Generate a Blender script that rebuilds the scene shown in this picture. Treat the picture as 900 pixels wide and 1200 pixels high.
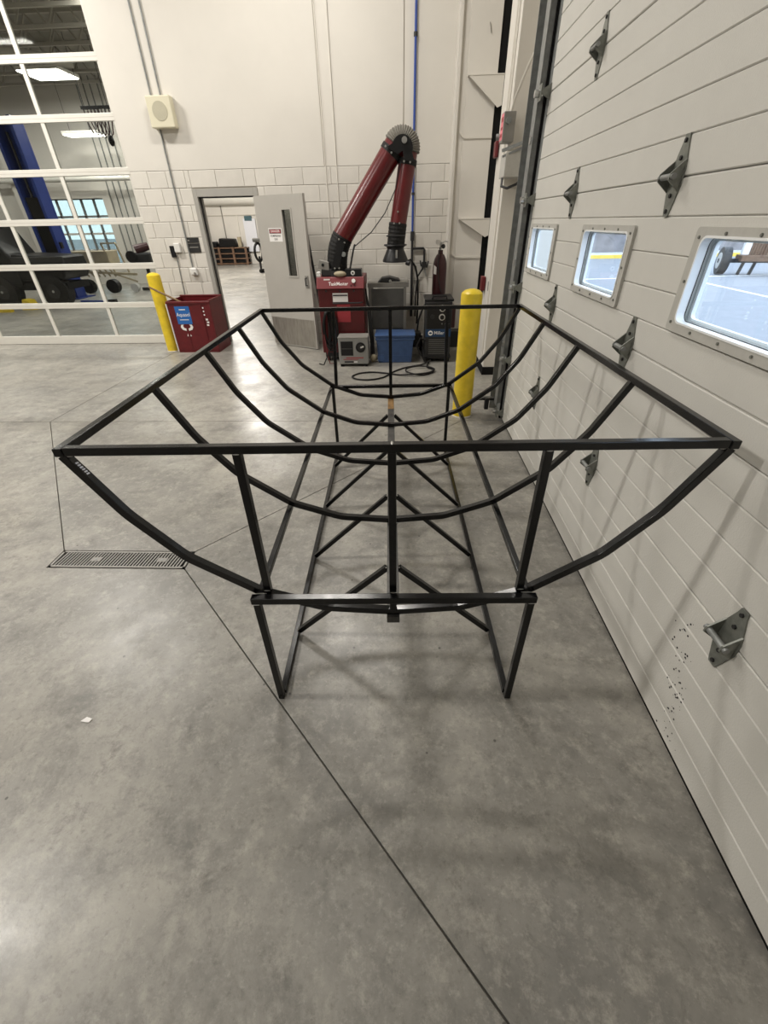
import bpy, math, random
from mathutils import Vector, Matrix
random.seed(7)
for o in list(bpy.data.objects): bpy.data.objects.remove(o)
SC = bpy.context.scene
COL = SC.collection
PI = math.pi

# ------------------------------------------------------------------ camera
F_PX, PITCH, YAW, ROLL, CAM_H = 496.1, 0.6014, -0.0477, -0.0216, 1.7117
cp, sp = math.cos(PITCH), math.sin(PITCH)
fw = Vector((math.sin(YAW) * cp, math.cos(YAW) * cp, -sp))
rt = Vector((math.cos(YAW), -math.sin(YAW), 0))
up = rt.cross(fw)
c_, s_ = math.cos(ROLL), math.sin(ROLL)
rt, up = rt * c_ + up * s_, up * c_ - rt * s_
cd = bpy.data.cameras.new('camera')
cam = bpy.data.objects.new('camera', cd)
COL.objects.link(cam)
M = Matrix((rt, up, -fw)).transposed().to_4x4()
M.translation = Vector((0, 0, CAM_H))
cam.matrix_world = M
cd.sensor_fit = 'VERTICAL'
cd.sensor_height = 36.0
cd.lens = F_PX / 1200.0 * 36.0
cd.clip_start = 0.05
cd.clip_end = 400
SC.camera = cam

# ------------------------------------------------------------------ world, exposure
w = bpy.data.worlds.new('overcast_sky')
SC.world = w
w.use_nodes = True
bg = w.node_tree.nodes['Background']
bg.inputs['Color'].default_value = (0.72, 0.84, 1.0, 1)
bg.inputs['Strength'].default_value = 3.7
SC.view_settings.view_transform = 'Standard'
SC.view_settings.look = 'None'
SC.view_settings.gamma = 1.0
SC.view_settings.use_curve_mapping = False
SC.view_settings.exposure = 0.06

LAMP_COL = (1.0, 0.955, 0.885)
# ceiling lamps: (x, y, z, watts, long axis along y?)
LAMPS = [(-5.3, 1.0, 5.45, 215, 1), (-5.6, 5.7, 5.45, 215, 1), (-5.3, -3.6, 5.45, 14, 1),
         (-1.3, 5.6, 5.45, 118, 1), (-1.3, 1.2, 5.45, 8, 1), (-1.3, -3.6, 5.45, 8, 1),
         (-9.6, 1.0, 5.45, 30, 1), (-9.6, 5.7, 5.45, 100, 1)]
FAR_LAMPS = [(-9.1, 15.0, 4.95, 75), (-9.4, 16.3, 3.95, 6), (-13.2, 14.2, 4.9, 70), (-5.2, 11.4, 5.3, 150),
             (-7.4, 20.0, 5.2, 480), (-5.6, 15.5, 5.2, 240), (-11.0, 10.6, 5.2, 210)]

# ------------------------------------------------------------------ materials
MATS = {}
def mat(name, col, rough=0.5, metal=0.0, var=0.0, scale=8.0, bump=0.0, bscale=60.0, emit=0.0, col2=None, spec=0.5, rvar=0.0, coat=0.0, rnd=0.0, stretch=None):
    if name in MATS: return MATS[name]
    m = bpy.data.materials.new(name); m.use_nodes = True
    nt = m.node_tree; N = nt.nodes; L = nt.links
    b = N['Principled BSDF']
    b.inputs['Base Color'].default_value = (*col, 1)
    b.inputs['Roughness'].default_value = rough
    b.inputs['Metallic'].default_value = metal
    b.inputs['Specular IOR Level'].default_value = spec
    if coat: b.inputs['Coat Weight'].default_value = coat
    if emit:
        b.inputs['Emission Color'].default_value = (*col, 1)
        b.inputs['Emission Strength'].default_value = emit
    if var or bump or rvar or rnd:
        tc = N.new('ShaderNodeTexCoord')
        vec = tc.outputs['Object']
        if stretch:
            mp = N.new('ShaderNodeMapping'); mp.inputs['Scale'].default_value = stretch
            L.new(vec, mp.inputs['Vector']); vec = mp.outputs['Vector']
    if var or rvar:
        n = N.new('ShaderNodeTexNoise'); n.inputs['Scale'].default_value = scale
        n.inputs['Detail'].default_value = 6; n.inputs['Roughness'].default_value = 0.6
        L.new(vec, n.inputs['Vector'])
    if var or rnd:
        c2 = col2 or tuple(max(0, c * (1 - var)) for c in col)
        mx = N.new('ShaderNodeMix'); mx.data_type = 'RGBA'
        mx.inputs['A'].default_value = (*col, 1); mx.inputs['B'].default_value = (*c2, 1)
        if var:
            cr = N.new('ShaderNodeMapRange')
            cr.inputs['From Min'].default_value = 0.35; cr.inputs['From Max'].default_value = 0.68
            L.new(n.outputs['Fac'], cr.inputs['Value']); L.new(cr.outputs['Result'], mx.inputs['Factor'])
        else: mx.inputs['Factor'].default_value = 0
        out = mx.outputs['Result']
        if rnd:
            oi = N.new('ShaderNodeObjectInfo'); hs = N.new('ShaderNodeHueSaturation')
            mr = N.new('ShaderNodeMapRange'); mr.inputs['To Min'].default_value = 1 - rnd; mr.inputs['To Max'].default_value = 1 + rnd
            L.new(oi.outputs['Random'], mr.inputs['Value']); L.new(mr.outputs['Result'], hs.inputs['Value'])
            L.new(out, hs.inputs['Color']); out = hs.outputs['Color']
        L.new(out, b.inputs['Base Color'])
    if rvar:
        mr = N.new('ShaderNodeMapRange'); mr.inputs['To Min'].default_value = max(0.05, rough - rvar); mr.inputs['To Max'].default_value = min(1, rough + rvar)
        L.new(n.outputs['Fac'], mr.inputs['Value']); L.new(mr.outputs['Result'], b.inputs['Roughness'])
    if bump:
        n2 = N.new('ShaderNodeTexNoise'); n2.inputs['Scale'].default_value = bscale; n2.inputs['Detail'].default_value = 3
        L.new(vec, n2.inputs['Vector'])
        bp = N.new('ShaderNodeBump'); bp.inputs['Strength'].default_value = bump; bp.inputs['Distance'].default_value = 0.004
        L.new(n2.outputs['Fac'], bp.inputs['Height']); L.new(bp.outputs['Normal'], b.inputs['Normal'])
    MATS[name] = m
    return m

def glass_mat(name, tint, gloss=0.07, rough=0.02):
    m = bpy.data.materials.new(name); m.use_nodes = True
    nt = m.node_tree; N = nt.nodes; L = nt.links
    N.remove(N['Principled BSDF'])
    t = N.new('ShaderNodeBsdfTransparent'); t.inputs['Color'].default_value = (*tint, 1)
    g = N.new('ShaderNodeBsdfGlossy'); g.inputs['Roughness'].default_value = rough
    fr = N.new('ShaderNodeFresnel'); fr.inputs['IOR'].default_value = 1.4
    ml = N.new('ShaderNodeMath'); ml.operation = 'MULTIPLY'; ml.inputs[1].default_value = gloss / 0.04
    mx = N.new('ShaderNodeMixShader')
    L.new(fr.outputs[0], ml.inputs[0]); L.new(ml.outputs[0], mx.inputs[0])
    L.new(t.outputs[0], mx.inputs[1]); L.new(g.outputs[0], mx.inputs[2])
    L.new(mx.outputs[0], N['Material Output'].inputs['Surface'])
    MATS[name] = m
    return m

def concrete_mat():
    m = bpy.data.materials.new('concrete_floor'); m.use_nodes = True
    nt = m.node_tree; N = nt.nodes; L = nt.links; b = N['Principled BSDF']
    tc = N.new('ShaderNodeTexCoord'); geo = N.new('ShaderNodeNewGeometry')
    P = geo.outputs['Position']
    def noise(s, d=6, r=0.6, dist=0.0, vec=P):
        n = N.new('ShaderNodeTexNoise'); n.inputs['Scale'].default_value = s; n.inputs['Detail'].default_value = d
        n.inputs['Roughness'].default_value = r; n.inputs['Distortion'].default_value = dist
        L.new(vec, n.inputs['Vector']); return n.outputs['Fac']
    def rng(v, a, b_, c=0.0, d=1.0):
        r = N.new('ShaderNodeMapRange'); r.inputs['From Min'].default_value = a; r.inputs['From Max'].default_value = b_
        r.inputs['To Min'].default_value = c; r.inputs['To Max'].default_value = d; L.new(v, r.inputs['Value']); return r.outputs['Result']
    def mix(f, a, b_, mode='MIX'):
        x = N.new('ShaderNodeMix'); x.data_type = 'RGBA'; x.blend_type = mode
        if isinstance(f, float): x.inputs['Factor'].default_value = f
        else: L.new(f, x.inputs['Factor'])
        for s, v in (('A', a), ('B', b_)):
            if isinstance(v, tuple): x.inputs[s].default_value = (*v, 1)
            else: L.new(v, x.inputs[s])
        return x.outputs['Result']
    c = mix(rng(noise(0.8, 8, 0.68, 0.2), 0.38, 0.62), (0.195, 0.187, 0.171), (0.372, 0.353, 0.312))
    c = mix(rng(noise(3.2, 9, 0.76, 0.25), 0.46, 0.66, 0, 0.85), c, (0.158, 0.151, 0.137))
    c = mix(rng(noise(13, 8, 0.8, 0.15), 0.50, 0.68, 0, 0.65), c, (0.45, 0.425, 0.372))
    c = mix(rng(noise(7.5, 8, 0.78, 0.4), 0.56, 0.70, 0, 0.75), c, (0.13, 0.122, 0.108))
    c = mix(rng(noise(1.6, 8, 0.75, 0.3), 0.55, 0.72, 0, 0.65), c, (0.125, 0.119, 0.108))
    c = mix(rng(noise(38, 5, 0.75), 0.54, 0.72, 0, 0.55), c, (0.12, 0.112, 0.10))
    c = mix(rng(noise(46, 5, 0.75), 0.58, 0.75, 0, 0.45), c, (0.53, 0.50, 0.445))
    # sparse dark specks
    v = N.new('ShaderNodeTexVoronoi'); v.inputs['Scale'].default_value = 7.0; L.new(P, v.inputs['Vector'])
    c = mix(rng(v.outputs['Distance'], 0.035, 0.05, 0.8, 0.0), c, (0.06, 0.055, 0.05))
    L.new(c, b.inputs['Base Color'])
    L.new(rng(noise(2.3, 6, 0.65), 0.3, 0.7, 0.27, 0.47), b.inputs['Roughness'])
    b.inputs['Specular IOR Level'].default_value = 0.55
    bp = N.new('ShaderNodeBump'); bp.inputs['Strength'].default_value = 0.12; bp.inputs['Distance'].default_value = 0.004
    L.new(noise(55, 5, 0.7), bp.inputs['Height']); L.new(bp.outputs['Normal'], b.inputs['Normal'])
    MATS['concrete_floor'] = m
    return m

concrete_mat()
glass_mat('door_glass', (0.84, 0.86, 0.85), 0.018)
glass_mat('clear_glass', (0.95, 0.98, 1.0), 0.008)
glass_mat('wired_glass', (0.5, 0.52, 0.5), 0.10)
mat('wall_paint', (0.68, 0.65, 0.595), 0.55, var=0.05, scale=1.5, bump=0.06, bscale=90)
mat('block_paint', (0.68, 0.65, 0.595), 0.5, var=0.07, scale=5, bump=0.15, bscale=70, rnd=0.035)
mat('mortar', (0.50, 0.465, 0.41), 0.8)
mat('strip_paint', (0.68, 0.65, 0.59), 0.5)
mat('seam_dark', (0.22, 0.205, 0.18), 0.8)
mat('white_frame', (0.72, 0.70, 0.645), 0.4, var=0.05, scale=6)
mat('section_paint', (0.635, 0.622, 0.582), 0.5, var=0.05, scale=3, bump=0.25, bscale=160)
mat('section_core', (0.60, 0.587, 0.55), 0.6)
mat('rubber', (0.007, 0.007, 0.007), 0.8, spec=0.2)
mat('hinge_steel', (0.25, 0.26, 0.235), 0.45, 0.5, var=0.35, scale=30)
mat('bright_steel', (0.55, 0.55, 0.54), 0.3, 0.9)
mat('galvanised', (0.30, 0.31, 0.305), 0.42, 0.3, var=0.3, scale=18)
mat('frame_steel', (0.0045, 0.0045, 0.005), 0.22, 0.0, var=0.5, scale=14, rvar=0.10, spec=0.42)
mat('weld_metal', (0.42, 0.41, 0.39), 0.4, 0.85)
mat('keel_steel', (0.10, 0.096, 0.09), 0.4, 0.4, var=0.55, scale=25, col2=(0.045, 0.044, 0.043))
mat('rust_steel', (0.30, 0.17, 0.06), 0.6, 0.3, var=0.5, scale=35)
mat('window_plastic', (0.49, 0.48, 0.445), 0.5, var=0.08, scale=30)
mat('window_rim', (0.86, 0.88, 0.89), 0.3)
mat('yellow_paint', (0.82, 0.60, 0.03), 0.38, var=0.22, scale=9, bump=0.1)
mat('red_plastic', (0.13, 0.006, 0.010), 0.42, var=0.25, scale=10)
mat('red_metal', (0.092, 0.005, 0.007), 0.38, var=0.2, scale=7)
mat('red_tube', (0.115, 0.008, 0.010), 0.28, var=0.25, scale=6)
mat('red_panel', (0.16, 0.016, 0.020), 0.45)
mat('maroon', (0.042, 0.006, 0.009), 0.3)
mat('black_plastic', (0.007, 0.007, 0.008), 0.4, spec=0.4)
mat('black_rubber', (0.008, 0.0075, 0.0075), 0.6, spec=0.3, bump=0.3, bscale=40)
mat('charcoal', (0.022, 0.022, 0.023), 0.5, spec=0.4)
mat('grey_flex', (0.155, 0.145, 0.125), 0.6)
mat('white_plastic', (0.74, 0.73, 0.70), 0.4)
mat('beige_plastic', (0.66, 0.62, 0.47), 0.5)
mat('beige_grille', (0.48, 0.45, 0.34), 0.7, bump=0.8, bscale=420)
mat('decal_white', (0.82, 0.80, 0.78), 0.5)
mat('decal_red', (0.33, 0.03, 0.04), 0.5)
mat('decal_pink', (0.80, 0.22, 0.27), 0.5)
mat('decal_black', (0.015, 0.015, 0.015), 0.5)
mat('decal_blue', (0.02, 0.13, 0.42), 0.45)
mat('door_grey', (0.44, 0.42, 0.385), 0.45, var=0.05, scale=4)
mat('frame_grey', (0.39, 0.375, 0.345), 0.45, var=0.06, scale=5)
mat('kick_plate', (0.40, 0.375, 0.335), 0.38, 0.6, var=0.3, scale=12, stretch=(3, 3, 0.4))
mat('tote_blue', (0.052, 0.105, 0.25), 0.35, var=0.2, scale=12)
mat('welder_blue', (0.012, 0.045, 0.11), 0.4)
mat('silver_grey', (0.30, 0.30, 0.29), 0.4, 0.3)
mat('steel_grey', (0.14, 0.138, 0.13), 0.5, 0.3, var=0.2, scale=8)
mat('steel_light', (0.27, 0.26, 0.24), 0.5, 0.2)
mat('wood', (0.34, 0.22, 0.11), 0.6, var=0.3, scale=12, stretch=(1, 1, 8))
mat('old_wood', (0.20, 0.115, 0.07), 0.8, var=0.5, scale=12)
mat('pipe_blue', (0.025, 0.065, 0.30), 0.4)
mat('lift_blue', (0.012, 0.035, 0.20), 0.3)
mat('truck_black', (0.004, 0.004, 0.0045), 0.4, spec=0.25)
mat('tan_metal', (0.40, 0.34, 0.23), 0.6, var=0.2, scale=6)
mat('deck_grey', (0.33, 0.31, 0.27), 0.8, var=0.2, scale=2)
mat('joist_grey', (0.42, 0.395, 0.345), 0.7)
mat('lens', (1.0, 0.95, 0.86), 0.4, emit=7.0)
mat('lens_far', (1.0, 0.96, 0.88), 0.4, emit=9.0)
mat('dial_face', (0.62, 0.60, 0.56), 0.4)
mat('asphalt', (0.29, 0.30, 0.32), 0.85, var=0.12, scale=3)
mat('curb_yellow', (0.85, 0.62, 0.10), 0.7)
mat('pale_concrete', (0.60, 0.60, 0.60), 0.85)
mat('outer_brick', (0.30, 0.28, 0.28), 0.85, var=0.35, scale=2)
mat('paint_line', (0.85, 0.85, 0.84), 0.7)
mat('orange_plastic', (0.46, 0.09, 0.04), 0.5)
mat('paper', (0.72, 0.73, 0.78), 0.6)
mat('teal_sign', (0.04, 0.10, 0.12), 0.5)
mat('far_glass', (0.55, 0.80, 0.80), 0.2)
mat('wheel_rim', (0.55, 0.55, 0.54), 0.4, 0.3)

# ------------------------------------------------------------------ mesh helpers
ORG = {}
class B:
    def __init__(s): s.v = []; s.f = []
    def add(s, vs, fs):
        k = len(s.v); s.v += [tuple(v) for v in vs]; s.f += [tuple(i + k for i in f) for f in fs]; return s
    def box(s, x0, x1, y0, y1, z0, z1):
        return s.add([(x0,y0,z0),(x1,y0,z0),(x1,y1,z0),(x0,y1,z0),(x0,y0,z1),(x1,y0,z1),(x1,y1,z1),(x0,y1,z1)],
                     [(0,3,2,1),(4,5,6,7),(0,1,5,4),(1,2,6,5),(2,3,7,6),(3,0,4,7)])
    def bar(s, p0, p1, w, h=None, upv=(0,0,1)):
        h = h or w; p0 = Vector(p0); p1 = Vector(p1); d = (p1 - p0).normalized(); u = Vector(upv)
        if abs(d.dot(u)) > 0.99: u = Vector((0,1,0))
        r = d.cross(u).normalized(); u = r.cross(d)
        q = []
        for p in (p0, p1):
            for a, b in ((-1,-1),(1,-1),(1,1),(-1,1)): q.append(p + r * (a * w / 2) + u * (b * h / 2))
        return s.add(q, [(3,2,1,0),(4,5,6,7),(0,1,5,4),(1,2,6,5),(2,3,7,6),(3,0,4,7)])
    def cyl(s, p0, p1, r0, r1=None, n=16, cap=True):
        r1 = r0 if r1 is None else r1
        return s.sweep([p0, p1], [r0, r1], n, cap)
    def sweep(s, pts, rad, n=12, cap=True, closed=False):
        pts = [Vector(p) for p in pts]; m = len(pts)
        if not isinstance(rad, (list, tuple)): rad = [rad] * m
        prev = None; vs = []
        for i, p in enumerate(pts):
            a = pts[i - 1] if (i > 0 or closed) else p
            b = pts[(i + 1) % m] if (i < m - 1 or closed) else p
            d = (b - a)
            d = d.normalized() if d.length > 1e-9 else Vector((0,0,1))
            if prev is None:
                u = Vector((0,0,1)) if abs(d.z) < 0.9 else Vector((1,0,0))
            else: u = prev
            u = (u - d * u.dot(d)).normalized(); prev = u; r = d.cross(u)
            for k in range(n):
                t = 2 * PI * k / n
                vs.append(p + (u * math.cos(t) + r * math.sin(t)) * rad[i])
        fs = []
        for i in range(m if closed else m - 1):
            j = (i + 1) % m
            for k in range(n):
                k2 = (k + 1) % n
                fs.append((i*n+k, j*n+k, j*n+k2, i*n+k2)[::-1])
        if cap and not closed:
            fs.append(tuple(range(n))); fs.append(tuple((m-1)*n + k for k in range(n))[::-1])
        return s.add(vs, fs)
    def lathe(s, prof, c=(0,0,0), n=20):      # prof: (r, z)
        cx, cy, cz = c; vs = []; fs = []
        for r, z in prof:
            for k in range(n):
                t = 2*PI*k/n; vs.append((cx + r*math.cos(t), cy + r*math.sin(t), cz + z))
        for i in range(len(prof)-1):
            for k in range(n):
                k2 = (k+1) % n; fs.append((i*n+k, i*n+k2, (i+1)*n+k2, (i+1)*n+k))
        fs.append(tuple(range(n))[::-1]); m = len(prof)-1
        fs.append(tuple(m*n+k for k in range(n)))
        return s.add(vs, fs)
    def prism(s, poly, axis, d0, d1):         # poly in the two other axes in order; extruded along axis
        n = len(poly); vs = []
        for d in (d0, d1):
            for a, b in poly:
                vs.append({'x': (d,a,b), 'y': (a,d,b), 'z': (a,b,d)}[axis])
        ar = sum(poly[i][0]*poly[(i+1)%n][1] - poly[(i+1)%n][0]*poly[i][1] for i in range(n))
        flip = (ar > 0) != (axis == 'y')
        fs = [tuple(range(n)), tuple(n+i for i in range(n))[::-1]]
        fs += [(i, n+i, n+(i+1)%n, (i+1)%n) for i in range(n)]
        if (d1 > d0) == flip: fs = [f[::-1] for f in fs]
        return s.add(vs, fs)
    def sphere(s, c, r, n=12, m=8, sc=(1,1,1)):
        vs = [(c[0], c[1], c[2]-r*sc[2])]
        for i in range(1, m):
            a = -PI/2 + PI*i/m
            for k in range(n):
                t = 2*PI*k/n; vs.append((c[0]+r*sc[0]*math.cos(a)*math.cos(t), c[1]+r*sc[1]*math.cos(a)*math.sin(t), c[2]+r*sc[2]*math.sin(a)))
        vs.append((c[0], c[1], c[2]+r*sc[2])); fs = []
        for k in range(n): fs.append((0, 1+(k+1)%n, 1+k))
        for i in range(m-2):
            for k in range(n):
                a = 1+i*n; fs.append((a+k, a+(k+1)%n, a+n+(k+1)%n, a+n+k))
        a = 1+(m-2)*n
        for k in range(n): fs.append((a+k, a+(k+1)%n, len(vs)-1))
        return s.add(vs, fs)
    def ring(s, outer, inner, axis, d0, d1):  # flat frame between two loops of equal count
        n = len(outer); vs = []
        for d in (d0, d1):
            for lp in (outer, inner):
                for a, b in lp: vs.append({'x': (d,a,b), 'y': (a,d,b), 'z': (a,b,d)}[axis])
        fs = []
        for i in range(n):
            j = (i+1) % n
            fs += [(i, j, n+j, n+i), (2*n+i, 3*n+i, 3*n+j, 2*n+j), (i, 2*n+i, 2*n+j, j), (n+i, n+j, 3*n+j, 3*n+i)]
        return s.add(vs, fs)
    def mesh(s, name, org=(0,0,0), smooth=False):
        me = bpy.data.meshes.new(name)
        me.from_pydata([(v[0]-org[0], v[1]-org[1], v[2]-org[2]) for v in s.v], [], s.f)
        me.validate(); me.update()
        import bmesh
        bm = bmesh.new(); bm.from_mesh(me); bmesh.ops.recalc_face_normals(bm, faces=bm.faces); bm.to_mesh(me); bm.free()
        if smooth:
            for p in me.polygons: p.use_smooth = True
            try: me.set_sharp_from_angle(angle=math.radians(38))
            except Exception: pass
        return me

def tag(o, label=None, cat=None, group=None, kind=None):
    if label: o['label'] = label
    if cat: o['category'] = cat
    if group: o['group'] = group
    if kind: o['kind'] = kind
    return o
def root(name, loc, label=None, cat=None, group=None, kind=None, rz=0):
    o = bpy.data.objects.new(name, None); COL.objects.link(o)
    o.location = loc; o.rotation_euler = (0, 0, rz); o.empty_display_size = 0.1
    ORG[o.name] = tuple(loc)
    return tag(o, label, cat, group, kind)
def part(b, name, m, parent=None, smooth=False, bevel=0.0, org=None, local=False, label=None):
    if parent is not None: og = (0,0,0) if local else ORG[parent.name]
    else: og = org or (0,0,0)
    me = b.mesh(name, og, smooth)
    me.materials.append(MATS[m])
    o = bpy.data.objects.new(name, me); COL.objects.link(o)
    if parent is not None: o.parent = parent; ORG[o.name] = og
    else: o.location = og; ORG[o.name] = og
    if bevel:
        md = o.modifiers.new('bevel', 'BEVEL'); md.width = bevel; md.segments = 2; md.limit_method = 'ANGLE'
        md.angle_limit = math.radians(40)
    if label: o['label'] = label
    return o
def islands(b):
    p = list(range(len(b.v)))
    def fd(i):
        while p[i] != i: p[i] = p[p[i]]; i = p[i]
        return i
    for f in b.f:
        for i in f[1:]: p[fd(i)] = fd(f[0])
    gr = {}
    for f in b.f: gr.setdefault(fd(f[0]), []).append(f)
    out = []
    for fs in gr.values():
        ids = sorted({i for f in fs for i in f}); mp = {v: k for k, v in enumerate(ids)}
        c = B(); c.v = [b.v[i] for i in ids]; c.f = [tuple(mp[i] for i in f) for f in fs]; out.append(c)
    return out
def parts(b, name, m, parent, smooth=False, bevel=0.0):
    for c in islands(b): part(c, name, m, parent, smooth, bevel)
def inst(me, name, parent, loc, rot=(0,0,0)):
    o = bpy.data.objects.new(name, me); COL.objects.link(o)
    og = ORG[parent.name]; o.parent = parent
    o.location = (loc[0]-og[0], loc[1]-og[1], loc[2]-og[2]); o.rotation_euler = rot
    ORG[o.name] = tuple(loc)
    return o
def rrect(y0, y1, z0, z1, r, n=5):
    pts = []
    for cx, cy, a0 in ((y1-r, z1-r, 0), (y0+r, z1-r, PI/2), (y0+r, z0+r, PI), (y1-r, z0+r, 1.5*PI)):
        for k in range(n+1):
            a = a0 + (PI/2)*k/n; pts.append((cx + r*math.cos(a), cy + r*math.sin(a)))
    return pts
def text(s, size, m, parent, mtx, name='lettering', ext=0.0008, sx=1.0):
    """lettering in the local xy plane of mtx (world), centred"""
    cu = bpy.data.curves.new(name, 'FONT'); cu.body = s; cu.size = size; cu.align_x = 'CENTER'; cu.align_y = 'CENTER'
    cu.extrude = ext; cu.resolution_u = 2; cu.offset = size * 0.004
    t = bpy.data.objects.new('tmp', cu)
    me = bpy.data.meshes.new_from_object(t)
    bpy.data.objects.remove(t)
    og = Vector(ORG[parent.name]) if parent else Vector((0,0,0))
    me.transform(Matrix.Translation(-og) @ mtx @ Matrix.Diagonal((sx, 1, 1, 1)))
    me.materials.clear(); me.materials.append(MATS[m]); me.name = name
    o = bpy.data.objects.new(name, me); COL.objects.link(o)
    if parent: o.parent = parent; ORG[o.name] = tuple(og)
    return o
def facing(p, ang=0.0, tilt=0.0):
    """matrix: text plane facing -Y (towards the camera), turned by ang about z"""
    return Matrix.Translation(p) @ Matrix.Rotation(ang, 4, 'Z') @ Matrix.Rotation(PI/2 + tilt, 4, 'X')

# ================================================================== SETTING
DB = 7.72          # back wall plane
XR = 1.034         # inner face of the sectional door
# ---------------------------------------------------------------- floor: cast slabs between saw-cut joints
floor = part(B().box(-22, 1.6, -7.2, 26, -0.25, -0.018), 'floor', 'seam_dark'); tag(floor, 'grey polished concrete shop floor cut into large slabs', 'floor', kind='structure')
def inset(poly, d):
    n = len(poly); out = []
    ar = sum(poly[i][0]*poly[(i+1)%n][1]-poly[(i+1)%n][0]*poly[i][1] for i in range(n)); sg = 1 if ar > 0 else -1
    for i in range(n):
        p0, p1, p2 = Vector(poly[i-1]), Vector(poly[i]), Vector(poly[(i+1)%n])
        a = (p1-p0).normalized(); b = (p2-p1).normalized()
        na = Vector((-a.y, a.x))*sg; nb = Vector((-b.y, b.x))*sg
        m = (na+nb); m = m/ max(0.2, (1+na.dot(nb)))
        out.append(tuple(p1 + m*d))
    return out
DX0, DX1, DY0, DY1 = -2.165, -1.305, 1.872, 2.034
SLABS = [
    [(DX1, DY0), (1.6, -1.25), (1.6, 4.17), (0.62, 4.17), (DX1, DY1)],
    [(DX0, DY1), (DX1, DY1), (0.62, 4.17), (-3.77, 4.17)],
    [(-22, 4.17), (-22, -7.2), (1.6, -7.2), (1.6, -1.25), (DX1, DY0), (DX0, DY0), (DX0, DY1), (-3.77, 4.17)],
    [(-22, 4.17), (-3.77, 4.17), (-3.72, 7.9), (-22, 7.9)],
    [(-3.77, 4.17), (1.6, 4.17), (1.6, 7.9), (-3.72, 7.9)],
    [(-22, 7.9), (-9.5, 7.9), (-9.5, 26), (-22, 26)],
    [(-9.5, 7.9), (1.6, 7.9), (1.6, 26), (-9.5, 26)]]
for pl in SLABS:
    part(B().prism(inset(pl, 0.0035), 'z', -0.02, 0.0), 'slab', 'concrete_floor', floor)

# floor drain
g = root('floor_drain', ((DX0+DX1)/2, (DY0+DY1)/2, 0), 'long steel slotted drain grate set in the concrete floor', 'drain')
ba = B()
oy0, oy1 = DY0+0.006, DY1-0.006; ox0, ox1 = DX0+0.006, DX1-0.006
ba.box(ox0, ox1, oy0, oy0+0.012, -0.012, 0.002).box(ox0, ox1, oy1-0.012, oy1, -0.012, 0.002).box(ox0, ox0+0.012, oy0, oy1, -0.012, 0.002).box(ox1-0.012, ox1, oy0, oy1, -0.012, 0.002)
part(ba, 'rim', 'steel_light', g)
part(B().box(ox0, ox1, oy0, oy1, -0.0178, -0.014), 'pit_shade', 'rubber', g)  # black plate paints the shade of a deeper pit between the bars
ba = B()
nb = 42
for i in range(1, nb):
    x = ox0 + 0.012 + (ox1-ox0-0.024)*i/nb
    ba.bar((x-0.006, oy0+0.012, 0.0), (x+0.006, oy1-0.012, 0.0), 0.0085, 0.003)
for fx in (0.3, 0.80):
    x = ox0 + (ox1-ox0)*fx; y = (oy0+oy1)/2
    ba.box(x-0.03, x+0.03, y-0.018, y+0.018, -0.008, 0.001)
o = part(ba, 'grate_bars', 'steel_light', g); o['kind'] = 'stuff'
ba = B()
for fx in (0.3, 0.80):
    x = ox0 + (ox1-ox0)*fx; y = (oy0+oy1)/2
    ba.cyl((x, y, 0.0005), (x, y, 0.003), 0.009, n=8)
parts(ba, 'screw', 'galvanised', g)
# litter: small scrap bits on the floor
for i, (x, y, a, lb) in enumerate(((-0.72, 2.58, 0.4, 'dark flake of grit on the slab, inside the left edge of the frame shadow'),
                                   (-1.32, 0.93, 0.1, 'tiny white paper scrap on bare concrete at the far left foreground'))):
    b = B().prism([(x-.02, y-.008), (x+.018, y-.012), (x+.024, y+.004), (x-.004, y+.012)], 'z', 0.0002, 0.0035)
    tag(part(b, 'scrap', 'decal_white' if i else 'charcoal', org=(x, y, 0)), lb, 'scrap')

# ---------------------------------------------------------------- back wall
WT = 0.2
GX0, GX1, GZ1 = -8.32, -3.96, 4.72      # glazed overhead door opening
PX0, PX1, PZ1 = -3.095, -2.126, 2.155    # personnel door frame outer
b = B()
ys, ye = DB+0.013, DB+WT
b.box(-13, GX0, DB, ye, 0, 6).box(GX0, GX1, DB, ye, GZ1, 6)
b.box(GX1, PX0, ys, ye, 0, 2.37).box(PX0, PX1, ys, ye, PZ1, 2.37).box(PX1, 1.28, ys, ye, 0, 2.37)
b.box(GX1, 1.28, ys, ye, 2.37, 6)
wall_back = part(b, 'wall_back', 'mortar'); tag(wall_back, 'cream painted block wall with smooth upper panels', 'wall', kind='structure')
# smooth upper panels
for x0, x1 in ((GX1, -1.115), (-1.095, -0.945), (-0.925, 0.005), (0.02, 1.28)):
    part(B().box(x0, x1, DB, DB+0.013, 2.374, 5.99), 'panel', 'wall_paint', wall_back)
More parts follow.
